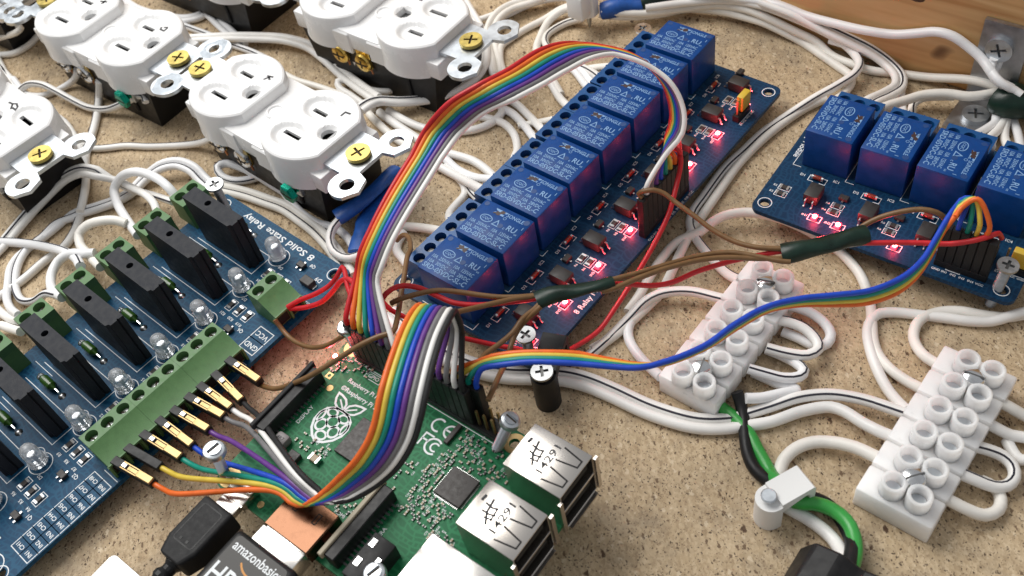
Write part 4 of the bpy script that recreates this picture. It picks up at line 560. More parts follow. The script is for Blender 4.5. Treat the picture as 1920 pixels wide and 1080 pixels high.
def relay_board(label, grp, n, pitch, pose, y0, y1, holes, title, terms, hdr, lit, jumper, x0=-14, x1=44.9, bt=None):
    root = thing('relay_board', label, 'relay module', pose[:3], pose[3], pose[4], grp)
    ink = board_sheet(root, x0, x1, y0, y1, .2, 1.5, 3.0, holes, 'pcbblue'); z = .235
    for k in range(n):
        b = -k * pitch
        r = put('relay', RELAY, root, (random.uniform(-.12, .12), b + random.uniform(-.1, .1), 0), random.uniform(-.012, .012)); put('relay_print', RPRINT, r); put('mould_mark', RMARK, r); put('marker_smudge', RSM[(k * 3 + n) % 4], r)
        t = put('terminal_block', BTERM, root, (0, terms[k], 0))
        for y in (-5.05, 0, 5.05): put('terminal_screw', BTSCR, t, (-6, y, 0), random.uniform(0, 3))
        d = put('diode', DIODE, root, (23.4, b - 7.9, .2)); put('end_cap', DCAP, d); brackets(ink, 23.4, b - 7.9, 1.25, 2.9, z)
        ink.text('D%d' % (n - k), 1.5, 23.2, b - 13, z, PI / 2)
        q = put('transistor', SOT, root, (27.8, b + 3.0, .2)); put('lead', SOTL, q)
        o = put('optocoupler', OPTO, root, (31.6, b - 4.6 if n == 8 else b - 5.6, .2)); put('lead', OLEAD, o); put('lead', OLEADL, o)
        ink.text('IC%d' % (n - k), 1.5, 21.6, b - 2.2, z, PI / 2)
        yy = b - 11.2 if n == 8 else b - 15.6
        for x in (31.4, 34.4):
            q = put('resistor', RES, root, (x, yy, .2)); put('solder_end', REND, q); ink.strip(rect(x - 1.15, x + 1.15, yy - 1.9, yy + 1.9), .22, True, z); ink.text('R%d' % (2 * (n - k)), 1.2, x, yy - 3.2, z, PI / 2)
        lx, ly = (37.8, yy) if n == 8 else (39.4, b - 1.6 if k == n - 1 else b - 12.0)
        if (lx, ly) and lit[k]:
            e = put('indicator_led', LEDM, root, (lx, ly, .2), PI / 2 if n == 4 else 0); put('led_core', LEDC, e); glow(root, lx, ly, 2.4, GLOW * lit[k])
        ink.strip(rect(lx - 1.3, lx + 1.3, ly - 2, ly + 2), .25, True, z); ink.text('IN%d' % (n - k), 1.3, lx, ly - 3.4, z, PI / 2)
        ink.strip([(-.6, b - pitch + .1), (20.2, b - pitch + .1)], .2, False, z); ink.strip([(20.2, b - pitch + .1), (20.2, b - pitch + 3)], .2, False, z)
    hx, ys = hdr
    for i, y in enumerate(ys):
        put('connector_housing', HOUS, root, (hx, y, 2.6))
    hb = MB(); hb.rbox(hx - 1.25, hx + 1.25, ys[-1] - 1.27, ys[0] + 1.27, .2, 2.7, .15, 1); hb.build('pin_header', 'black', root)
    names = ['VCC'] + ['IN%d' % i for i in range(n, 0, -1)] + ['GND']
    for y, s_ in zip(ys, names): ink.text(s_, 1.15, hx + 2.6, y, z, PI / 2)
    jx, jy = jumper
    h = MB(); h.rbox(jx - 1.25, jx + 1.25, jy - 3.8, jy + 3.8, .2, 2.7, .15, 1); ph = h.build('pin_header', 'black', root)
    p = MB()
    for i in (-1, 0, 1): p.box(jx - .32, jx + .32, jy + i * 2.54 - .32, jy + i * 2.54 + .32, 2.6, 8.6)
    p.build('pin', 'gold', ph); put('jumper_cap', JUMP, root, (jx, jy + 1.27, 0))
    ink.text('RY-VCC  VCC  GND', .95, jx + 2.4, jy, z, PI / 2); ink.strip([(jx + 1.7, jy - 4.2), (jx + 1.7, jy + 4.2)], .2, False, z)
    for (s_, size, tx, ty, rot) in title: ink.text(s_, size, tx, ty, z, rot)
    ink.build('silkscreen', 'silk', root, 0, fix=False)
    return root
GRB = 'blue relay boards'
relay_board('long blue relay board with eight blue relays in a row', GRB, 8, 17.203, POSE['r8'], -138.5, 3.2, [(41.3, -.9), (41.0, -134.2), (-10.5, -.9), (-10.5, -134.5)],
            [('8 Relay Module', 2.6, 42.6, -107.5, PI / 2)], [-10.8, -28.4, -44.4, -59.8, -76.6, -92.0, -109.8, -125.0], (42.2, [-56.0 - 2.54 * i for i in range(10)]), [.5, 1, 1, 1, 1, 1, 1, .8], (39.4, -16.0))
relay_board('shorter blue relay board with four blue relays at the right edge', GRB, 4, 18.057, POSE['r4'], -75.8, 6.6, [(40.2, -72.4), (40.7, 2.1), (-10.5, -72.4), (-10.5, 2.1)],
            [('4 Relay Module', 2.7, 8.2, -73.0, 0)], [-7.7, -25.7, -43.8, -61.8], (39.2, [-3.9 - 2.54 * i for i in range(6)]), [.0, .8, 1, 1.1], (32.2, 2.2), x1=44.6)
# ---------------------------------------------------------------- board of solid state relays
SSP = POSE['ss']; ssb = thing('solid_state_relay_board', 'blue board with upright black solid state relays and green terminals', 'relay module', SSP[:3], SSP[3], 1.0, None)
ink = board_sheet(ssb, -11.5, 52.8, -121, 12.6, .3, 1.6, 1.5, [(48.9, 8.7), (-7.5, 8.7), (48.7, -114.5)], 'pcbteal', 1.7); z = .335
SSR = MB()
SSR.plate([(0, -5.5), (23.2, -5.5), (23.6, -4.6), (24.5, -4.4), (24.5, -2.2), (23.9, -1.9), (24.4, -1.5), (24.5, 0), (0, 0)], [circ(9.8, -2.5, 1.15, 14)], .3, 20.5)
SSR = SSR.mesh('solid_state_relay', 'ssr', 30); SSRD = MB().lathe([(1.14, 18.2), (1.14, 18.4)], 12, 0, Matrix.Translation((9.8, -2.5, 0))).mesh('mould_hole', 'dark')
def gterm2(m=2):
    w = 5.1 * m / 2 + .05; hy = [(i - (m - 1) / 2) * 5.1 for i in range(m)]
    mb = MB(); mb.prism([(-16.2, .3), (-15.9, 7.2), (-8.0, 7.2), (-6.4, .3)], -w, w)
    mb.plate(rect(-15.9, -8.0, -w, w), [circ(-12.9, y, 2.0, 18) for y in hy], 7.2, 10.2)
    for y in hy: mb.box(-16.35, -16.0, y - 1.7, y + 1.7, 1.2, 5.4, 1)
    return mb.mesh('terminal_block', ['gterm', 'dark'])
GT = gterm2(); TSCR = MB().lathe([(1.75, 7.22), (1.75, 7.8), (1.3, 8.2)], 14).mesh('terminal_screw', 'steel'); TSLOT = MB().box(-1.5, 1.5, -.22, .22, 8.15, 8.26).mesh('drive_slot', 'recess_dark', 0)
VAR = MB().lathe([(.4, -4.0), (.8, -3.0), (1.5, -2.3), (1.55, 0), (1.5, 2.3), (.8, 3.0), (.4, 4.0)], 14, 0, Matrix.Translation((0, 0, 1.9)) @ Matrix.Rotation(PI / 2, 4, 'Y')).mesh('resistor', 'gdiode')
VLEAD = MB().tube([(-6.2, 0, .1), (-5.6, 0, 1.7), (-4.8, 0, 1.9), (-3.6, 0, 1.9)], .33, 6).tube([(3.6, 0, 1.9), (4.8, 0, 1.9), (5.6, 0, 1.7), (6.2, 0, .1)], .33, 6).mesh('lead', 'steel')
VPAD = MB().lathe([(1.3, .02), (1.1, .35), (.4, .8)], 14, 0, Matrix.Translation((6.2, 0, 0))).lathe([(1.3, .02), (1.1, .35), (.4, .8)], 14, 0, Matrix.Translation((-6.2, 0, 0))).mesh('solder_joint', 'smdend')
DOME = MB().lathe([(2.9, 1.3), (2.9, 2.4), (2.5, 2.5), (2.5, 6.4), (2.35, 7.6), (1.9, 8.5), (1.1, 9.1), (.3, 9.3)], 20).mesh('clear_led', 'glass')
DFRAME = MB().box(-.9, -.3, -.3, .3, 1.5, 5.2).box(.3, 1.2, -.4, .4, 1.5, 5.6).lathe([(.5, 5.5), (.95, 6.3)], 10, 0, Matrix.Translation((.6, 0, 0))).mesh('lead_frame', 'steel')
P8 = 15.341
for k in range(8):
    b = -k * P8
    r = put('solid_state_relay', SSR, ssb, (0, b, 0)); put('mould_hole', SSRD, r)
    t = put('terminal_block', GT, ssb, (0, b + .9, 0))
    for y in (-2.55, 2.55):
        sc_ = put('terminal_screw', TSCR, t, (-12.9, y, 0), random.uniform(0, 3)); put('drive_slot', TSLOT, sc_)
    v = put('resistor', VAR, ssb, (6.9, b + 4.9, .3)); put('lead', VLEAD, v); put('solder_joint', VPAD, v)
    d = put('clear_led', DOME, ssb, (28.2, b + 3.2, .3)); put('lead_frame', DFRAME, d)
    ink.strip(circ(28.2, b + 3.2, 3.5, 22), .25, True, z); ink.strip(circ(24.6, b + 4.4, 2.1, 18), .22, True, z); ink.text(str(8 - k), 2.6, 24.6, b + 4.4, z, PI)
    ink.strip([(-3, b + 1.8), (25.6, b + 1.8), (25.6, b - 6.6), (-3, b - 6.6)], .24, False, z); ink.strip([(-5.9, b + 7.2), (4, b + 7.2)], .2, False, z)
    for i, x in enumerate((30.2, 34.2, 38.2)):
        q = put('resistor', RES, ssb, (x, b - 3.4, .3), .35 * 0); put('solder_end', REND, q); ink.strip(rect(x - 1.2, x + 1.2, b - 5.4, b - 1.4), .22, True, z); ink.text('R%d' % (3 * (8 - k) - i), 1.5, x, b - 7.1, z, PI)
    q = put('transistor', SOT, ssb, (37.6, b + 5.0, .3), PI / 2); put('lead', SOTL, q); ink.text('Q%d' % (8 - k), 1.7, 40.6, b + 7.0, z, PI)
    ink.text('D%d' % (8 - k), 1.5, 31.9, b + .6, z, PI)
d9 = put('transistor', MB().rbox(-2.3, 2.3, -1.5, 1.5, .2, 2.2, .2, 1).mesh('transistor', 'chipbody'), ssb, (45.0, 1.2, .3)); put('lead', MB().box(-3.2, -2.2, -.9, .9, 0, .5).box(2.2, 3.2, -.9, .9, 0, .5).mesh('lead', 'smdend', 0), d9)
ink.text('D9', 2.2, 46.4, 4.2, z, PI); ink.text('8 Solid State Relay', 3.4, 20.6, 9.3, z, PI, fit=35.5)
for (a, b_, s_) in ((-18.8, -23.2, 'VCC'), (-23.2, -27.7, 'GND')): ink.strip(rect(44.8, 51.1, b_, a), .3, True, z); ink.text(s_, 2.5, 48, (a + b_) / 2, z, PI)
for i in range(8):
    ya = -108.2 + i * 3.45
    ink.strip(rect(44.0, 48.2, ya, ya + 3.45), .24, True, z); ink.strip(rect(48.2, 52.3, ya, ya + 3.45), .24, True, z)
    ink.text('CH%d' % (i + 1), 1.75, 46.1, ya + 1.7, z, PI); ink.text('IN%d' % (i + 1), 1.75, 50.2, ya + 1.7, z, PI)
ink.strip([(46, -78.6), (52.5, -78.6)], .24, False, z); ink.strip([(52.4, -31.0), (44.5, -31.0), (44.5, -29)], .24, False, z)
ink.strip(circ(44.6, -114.5, 3.2, 20), .3, True, z); ink.text('2012', 1.2, 50.6, -4.2, z, PI)
ink.build('silkscreen', 'silk', ssb, 0, fix=False)
def long_terminal(y0, y1, n, name='terminal_block'):
    hy = [y0 + (y1 - y0) * (i + .5) / n for i in range(n)]
    mb = MB(); mb.prism([(39.6, .3), (39.6, 7.2), (44.9, 7.2), (44.9, 10.2), (50.9, 6.2), (51.5, 6.2), (51.5, 5.5), (50.4, 5.4), (50.4, .3)], y0, y1)
    mb.plate(rect(39.6, 44.88, y0, y1), [circ(42.2, y, 1.9, 18) for y in hy], 7.2, 10.2)
    for i, y in enumerate(hy): mb.box(50.2, 50.65, y - 1.9, y + 1.9, 1.0, 5.3, 1)
    for i in range(n + 1): mb.box(50.4, 51.45, y0 + (y1 - y0) * i / n - .35, y0 + (y1 - y0) * i / n + .35, .4, 5.45)
    t = mb.build(name, ['gterm', 'dark'], ssb)
    for y in hy: sc_ = put('terminal_screw', TSCR, t, (42.2, y, 0), random.uniform(0, 3)); put('drive_slot', TSLOT, sc_)
    return t
long_terminal(-77.6, -61.45, 3); long_terminal(-61.4, -45.35, 3); long_terminal(-45.3, -29.3, 3); long_terminal(-15.9, -5.4, 2)
# ---------------------------------------------------------------- single board computer
pi = thing('single_board_computer', 'green single board computer with two stacked silver sockets under the rainbow ribbons', 'circuit board', POSE['pi'][:3], POSE['pi'][3], 1.0, None)
ink = board_sheet(pi, 0, 85, 0, 56, 1.4, 1.4, 3.0, [(3.5, 3.5), (61.5, 3.5), (3.5, 52.5), (61.5, 52.5)], 'pcbgreen', 1.4); z = 1.435
pads = MB()
for hx, hy in ((3.5, 3.5), (61.5, 3.5), (3.5, 52.5), (61.5, 52.5)): pads.plate(circ(hx, hy, 3.0, 22), [circ(hx, hy, 1.5, 18)], 1.41, 1.45)
for hx, hy in ((16.5, 2.6), (7.0, 38.7)): pads.plate(circ(hx, hy, 1.0, 16), [], 1.41, 1.5)
pads.plate(rect(2.9, 4.9, 40.7, 42.7), [circ(3.9, 41.7, .55, 12)], 1.41, 1.5)
pads.build('gold_pad', 'gold', pi, 0)
def usb(y, lbl):
    u = MB(); x0, x1, h = 69.8, 86.6, 17.4
    u.rbox(x0, x1, y - 6.6, y - 6.2, 1.45, h, .15, 1); u.rbox(x0, x1, y + 6.2, y + 6.6, 1.45, h, .15, 1); u.rbox(x0, x1, y - 6.6, y + 6.6, h - .4, h + .02, .18, 2); u.rbox(x0, x0 + .4, y - 6.58, y + 6.58, 1.45, h - .02, .1, 1)
    u.rbox(x0, x1, y - 6.2, y + 6.2, 9.0, 9.9, .1, 1); u.rbox(x0, x1, y - 6.2, y + 6.2, 1.46, 2.0, .1, 1)
    for s_ in (-1, 1): u.box(x1 - .1, x1 + .6, y + s_ * 7.2 - .6, y + s_ * 7.2 + .6, 2, h - 1.5)
    u.box(x1 + .0, x1 + 1.0, y - 5.6, y + 5.6, .9, 1.6)
    o = u.build('usb_socket', 'shell', pi)
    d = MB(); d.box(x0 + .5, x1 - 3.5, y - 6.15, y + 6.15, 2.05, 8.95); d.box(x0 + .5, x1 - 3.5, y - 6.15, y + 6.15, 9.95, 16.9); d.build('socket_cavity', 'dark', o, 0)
    d = MB(); d.rbox(x1 - 9, x1 - .8, y - 5.2, y + 5.2, 12.6, 14.6, .2, 1); d.rbox(x1 - 9, x1 - .8, y - 5.2, y + 5.2, 4.9, 6.9, .2, 1); d.build('contact_tongue', 'blackm', o)
    d = MB(); zz = h + .05
    for s_ in (-1, 1):
        c = y + s_ * 3.0; d.strip([(x1 - 6.8, c + 1.9), (x1 - 1.2, c + .95), (x1 - 1.2, c - .95), (x1 - 6.8, c - 1.9)], .42, False, zz)
    d.build('spring_slot', 'dark', o, 0, fix=False)
    d = MB(); d.text('14291', 2.7, x0 + 8.6, y + .3, zz, PI / 2, fit=8.2)
    j = lambda: random.uniform(-.25, .25)
    d.strip([(x0 + 1.9, y + 2.9), (x0 + 1.7, y + 1.3)], .75, False, zz)
    d.strip([(x0 + 6.2 + j(), y - 3.2), (x0 + 4.6, y - .6), (x0 + 3.9 + j(), y + 3.0)], .6, False, zz)
    d.strip([(x0 + 3.0, y + 1.4 + j()), (x0 + 5.0, y + 1.0), (x0 + 6.5, y + 1.5)], .5, False, zz + .004)
    d.strip([(x0 + 3.3, y - .5 + j()), (x0 + 5.2, y - .7), (x0 + 6.9, y - .2)], .5, False, zz + .008)
    d.strip([(x0 + 4.6, y - 1.9), (x0 + 6.9, y - 1.6 + j())], .45, False, zz + .012); d.strip([(x0 + 6.2, y + 1.5), (x0 + 6.6, y - 1.9)], .45, False, zz + .016)
    d.build('printed_code', 'ink', o, 0, fix=False)
    o['label'] = lbl
usb(47.0, 'far silver double socket nearest the pin header'); usb(29.0, 'near silver double socket beside the white metal socket')
e = MB(); e.rbox(65.8, 86.8, 2.25, 18.2, 1.45, 14.9, .25, 2); eo = e.build('network_socket', 'bright', pi)
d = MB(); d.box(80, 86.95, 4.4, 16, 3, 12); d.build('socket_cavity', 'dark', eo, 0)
# hdmi socket: folded shell with an opening towards the near edge
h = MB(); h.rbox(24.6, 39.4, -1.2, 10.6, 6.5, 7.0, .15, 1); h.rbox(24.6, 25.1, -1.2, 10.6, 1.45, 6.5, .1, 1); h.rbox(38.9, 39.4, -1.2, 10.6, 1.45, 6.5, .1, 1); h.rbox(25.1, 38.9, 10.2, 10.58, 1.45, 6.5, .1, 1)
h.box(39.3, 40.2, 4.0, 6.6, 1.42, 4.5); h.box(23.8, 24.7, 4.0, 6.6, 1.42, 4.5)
ho = h.build('hdmi_socket', 'ribbon_reflection', pi)
d = MB()
for x in (28.6, 35.4): d.strip(rect(x - .55, x + .55, 5.4, 8.2), .3, True, 7.03)
d.build('spring_slot', 'dark', ho, 0, fix=False)
u = MB(); u.rbox(6.8, 14.4, -1.2, 4.6, 1.45, 4.2, .3, 2); u.box(6.4, 14.8, -1.4, -1.0, 1.5, 4.6); u.build('power_socket', 'shell', pi)
a = MB(); a.rbox(50.2, 57.0, 0.2, 12.6, 1.45, 7.4, .3, 2); a.lathe([(3.0, -2.2), (3.0, .4)], 18, 0, Matrix.Translation((53.6, 0, 4.4)) @ Matrix.Rotation(PI / 2, 4, 'X'))
ao = a.build('audio_socket', 'black', pi)
d = MB()
for y in (4.0, 9.6): d.rbox(51.0, 52.6, y - .7, y + 1.6, 7.2, 7.7, .1, 1)
d.rbox(55.4, 56.6, 2.4, 8.0, 7.2, 7.7, .1, 1); d.build('contact', 'steel', ao)
def fpc(x, y0, y1, flip):
    f = MB(); f.rbox(x - 2.0, x + 1.5, y0, y1, 1.45, 6.6, .25, 1); fo = f.build('ribbon_connector', 'black', pi)
    f = MB(); f.rbox(x - 2.9, x - 1.6, y0 - .8, y1 + .8, 5.2, 7.4, .2, 1)
    fo2 = f.build('latch', 'blackm' if not flip else 'tan', fo)
    f = MB()
    for i in range(15): yy = y0 + 2.0 + i * (y1 - y0 - 4.0) / 14; f.box(x + 1.4, x + 2.7, yy - .25, yy + .25, 1.44, 1.9)
    f.build('contact', 'smdend', fo, 0)
fpc(3.0, 17.2, 39.8, False); fpc(44.6, 1.2, 23.6, True)
g = MB(); g.rbox(7.1, 57.9, 49.95, 55.05, 1.42, 3.9, .15, 1); go = g.build('pin_header', 'black', pi)
g = MB()
for i in range(20):
    for yy in (51.23, 53.77): g.box(8.37 + 2.54 * i - .3, 8.37 + 2.54 * i + .3, yy - .3, yy + .3, 3.8, 10.5)
g.build('pin', 'gold', go, 0)
def chip(x0, x1, y0, y1, h, nm, leads=0):
    c = MB(); c.rbox(x0, x1, y0, y1, 1.5, 1.42 + h, .15, 1); o = c.build(nm, 'chipbody', pi)
    if leads:
        q = MB()
        for i in range(leads):
            t = (i + .5) / leads
            for s_ in (x0 - .45, x1): q.box(s_, s_ + .45, y0 + .4 + (y1 - y0 - .8) * t - .1, y0 + .4 + (y1 - y0 - .8) * t + .1, 1.43, 1.62)
            for s_ in (y0 - .45, y1): q.box(x0 + .4 + (x1 - x0 - .8) * t - .1, x0 + .4 + (x1 - x0 - .8) * t + .1, s_, s_ + .45, 1.43, 1.62)
        q.build('lead', 'smdend', o, 0)
    return o
chip(52.6, 61.1, 30.0, 38.6, 1.0, 'network_chip', 16); chip(22.4, 34.4, 24.6, 36.6, 1.2, 'processor'); chip(45.6, 47.0, 42.5, 49.0, 1.1, 'logic_chip'); chip(12.8, 16.2, 15.6, 18.6, 1.8, 'power_chip')
i_ = MB(); i_.rbox(6.4, 10.6, 16.8, 20.8, 1.45, 4.4, .9, 2); io = i_.build('inductor', mat('grey_ferrite', (.22, .20, .20), .45), pi); d = MB(); d.text('4R7', 1.5, 8.5, 18.8, 4.43); d.build('printed_code', 'ink', io, 0, fix=False)
c_ = MB(); c_.rbox(18.6, 21.2, 18.9, 20.9, 1.45, 3.0, .15, 1); co = c_.build('capacitor', 'smdcap', pi); d = MB(); d.box(18.3, 18.9, 18.85, 20.95, 1.44, 3.05); d.box(20.9, 21.5, 18.85, 20.95, 1.44, 3.05); d.build('solder_end', 'smdend', co, 0)
ld = put('indicator_led', MB().rbox(-.9, .9, -.6, .6, .05, .9, .15, 1).mesh('indicator_led', 'led'), pi, (1.3, 47.2, 1.45)); put('led_core', LEDC, ld, (0, 0, -.2)); glow(pi, -.6, 48.0, 4.0, GLOW * 1.9)
SM = MB().box(-.3, .3, -.25, .25, .02, .5).mesh('capacitor', 'smdcap', 0); SM2 = MB().box(-.3, .3, -.25, .25, .02, .42).mesh('resistor', 'chipbody', 0); SME = MB().box(-.5, -.3, -.24, .24, .01, .5).box(.3, .5, -.24, .24, .01, .5).mesh('solder_end', 'dullsolder', 0)
zones = [(48.5, 62, 39.5, 49, 46), (46.5, 52, 27, 40, 34), (48.5, 60, 21.5, 29, 40), (62.2, 67, 28, 45, 20), (9, 14, 46.5, 50, 12), (2.6, 6.5, 43.6, 49, 12), (33, 41, 12, 23, 26), (12, 24, 8, 15, 16), (58, 66, 18.6, 23, 16), (35, 44, 25, 33, 14), (11, 22, 20.5, 24.5, 14)]
occ = [(52, 61.8, 29.4, 39.2), (22, 34.8, 24.2, 37), (45.2, 47.4, 42.2, 49.4), (12.4, 16.6, 15.2, 19), (18, 21.8, 18.5, 21.4), (41.5, 48, 0, 24.4)]
placed = []
for x0, x1, y0, y1, n in zones:
    for _ in range(n * 3):
        if n <= 0: break
        x = round(random.uniform(x0, x1) / .9) * .9; y = round(random.uniform(y0, y1) / .9) * .9
        if any(a < x < b and c < y < d_ for a, b, c, d_ in occ) or any(abs(x - p) < 1.25 and abs(y - q) < .85 for p, q in placed): continue
        placed.append((x, y)); n -= 1
        kind = random.random() < .6; o = put('capacitor' if kind else 'resistor', SM if kind else SM2, pi, (x, y, 1.42), random.choice((0, PI / 2))); put('solder_end', SME, o)
        if random.random() < .45: ink.text(random.choice('CR') + str(random.randint(1, 99)), .75, x + random.choice((-1, 1)) * 1.3, y + .7, z, random.choice((0, PI / 2)))
ink.text('Raspberry Pi Model B+ V1.2', 1.9, 20.6, 43.6, z); ink.text('\u00a9Raspberry Pi 2014', 2.0, 17.8, 40.8, z)
ink.text('DISPLAY', 1.7, 7.0, 28.6, z, PI / 2); ink.text('GPIO', 1.7, 15.4, 47.9, z); ink.strip(rect(12.6, 18.2, 46.8, 49.0), .2, True, z)
ink.strip(rect(6.6, 58.4, 49.5, 55.5), .25, True, z); ink.text('CAMERA', 1.5, 48.6, 13, z, PI / 2); ink.text('HDMI', 1.4, 36, 12.2, z)
ink.strip(arc(41.0, 46.0, 1.9, 60, 300, 14), .55, False, z); ink.strip(arc(45.2, 46.0, 1.9, 60, 300, 14), .55, False, z); ink.strip([(43.4, 46.0), (46.0, 46.0)], .55, False, z)
ink.strip([(39.6, 38.6), (39.6, 42.6), (42.4, 42.6)], .5, False, z); ink.strip([(39.6, 40.8), (41.6, 40.8)], .5, False, z)
ink.strip(arc(43.8, 40.2, 2.3, 50, 310, 16), .55, False, z); ink.strip(arc(44.4, 40.2, 1.2, 50, 310, 12), .5, False, z)
ink.build('silkscreen', 'silk', pi, 0, fix=False)
lg = MB(); cx, cy = 15.4, 31.0
def bl(pts, w=.7): lg.strip(pts, w, True, 1.445)
out = [(0, 4.0), (2.4, 3.9), (4.4, 2.6), (5.3, .4), (5.2, -1.9), (4.0, -4.2), (2.0, -6.0), (0, -6.9), (-2.0, -6.0), (-4.0, -4.2), (-5.2, -1.9), (-5.3, .4), (-4.4, 2.6), (-2.4, 3.9)]
bl([(cx + x, cy + y) for x, y in out])
for x, y, rx, ry in ((0, .2, 1.75, 1.75), (-2.1, 2.35, 1.55, 1.2), (2.1, 2.35, 1.55, 1.2), (-2.35, -2.2, 1.5, 1.7), (2.35, -2.2, 1.5, 1.7), (0, -4.7, 1.6, 1.25), (-4.3, .0, .7, 1.7), (4.3, 0, .7, 1.7)): bl([(cx + x + rx * math.cos(a), cy + y + ry * math.sin(a)) for a in [2 * PI * i / 18 for i in range(18)]], .62)
for s_ in (-1, 1):
    bl([(cx + s_ * x, cy + y) for x, y in ((.15, 4.2), (.5, 6.2), (1.8, 7.4), (3.6, 7.9), (5.0, 8.0), (4.6, 6.4), (3.6, 4.9), (2.0, 4.1))], .62); lg.strip([(cx + s_ * .5, cy + 4.6), (cx + s_ * 3.2, cy + 6.6)], .45, False, 1.445)
lg.build('berry_logo', 'silk', pi, 0, fix=False)
# ---------------------------------------------------------------- plugs
hd = thing('hdmi_plug', 'black cable plug with a printed glossy label pushed into the silver edge socket', 'cable plug', POSE['pi'][:3], POSE['pi'][3], 1.0, None)
b = MB(); b.rbox(25.2, 38.8, -6.0, 3, 1.7, 6.3, .3, 2); b.rbox(24.6, 39.4, -6.2, -1.5, 1.3, 6.9, .3, 2); b.build('metal_shell', 'bright', hd)
b = MB(); b.rbox(21.4, 42.6, -44, -6.0, -2.2, 9.4, 1.6, 3); b.rbox(24, 40, -48, -43.6, -.5, 8, 1.2, 2); b.build('plug_body', 'black', hd)
b = MB(); b.plate(rrect(23.2, 40.8, -42, -7.2, 1.2), [], 9.41, 9.46); lb = b.build('printed_label', 'label', hd, 0)
b = MB(); b.text('amazonbasics', 3.6, 32.2, -9.6, 9.5, fit=16.2); b.text('HDMI', 7.2, 31.0, -17.6, 9.5, fit=14.5); b.text('HIGH SPEED', 3.4, 32, -23.2, 9.5, fit=15); b.build('label_lettering', 'silk', lb, 0, fix=False)
b = MB(); b.strip(arc(33.0, -8.6, 5.2, 222, 318, 14), .5, False, 9.5); b.build('label_swoosh', mat('orange_print', (.6, .25, .03), .5), lb, 0, fix=False)
us = thing('power_plug', 'black micro connector plug with ribbed cable relief below the rainbow strands', 'cable plug', POSE['pi'][:3], POSE['pi'][3], 1.0, None)
b = MB(); b.rbox(7.2, 14.0, -5, 0, 1.9, 4.0, .3, 2); b.build('metal_shell', 'shell', us)
b = MB(); b.plate([(5.4, -4.2), (16.0, -4.2), (16.0, -17), (14.4, -21.5), (7.0, -21.5), (5.4, -17)], [], -.6, 7.0); bo = b.build('plug_body', 'blackm', us)
md = bo.modifiers.new('edge_round', 'BEVEL'); md.width = .9; md.segments = 3
b = MB(); b.strip(rrect(7.3, 14.1, -17, -6, .8), .35, True, 7.04); b.box(9.0, 9.7, -16.4, -15.6, 7.0, 7.08); b.box(11.3, 12.0, -16.4, -15.6, 7.0, 7.08); b.build('moulded_panel', 'black', bo, 0, fix=False)
P = cr([(10.7, -20.5, 3.2), (10.5, -27, 3.0), (8.6, -36, 2.0), (5.0, -46, .5), (1, -58, -2)], 1.0); rr = []
for i in range(len(P)): rr.append(2.6 if i < 24 and i % 4 < 2 else 1.9)
b = MB(); b.tube(P, rr, 14); b.build('ribbed_relief', 'black', us, 25)
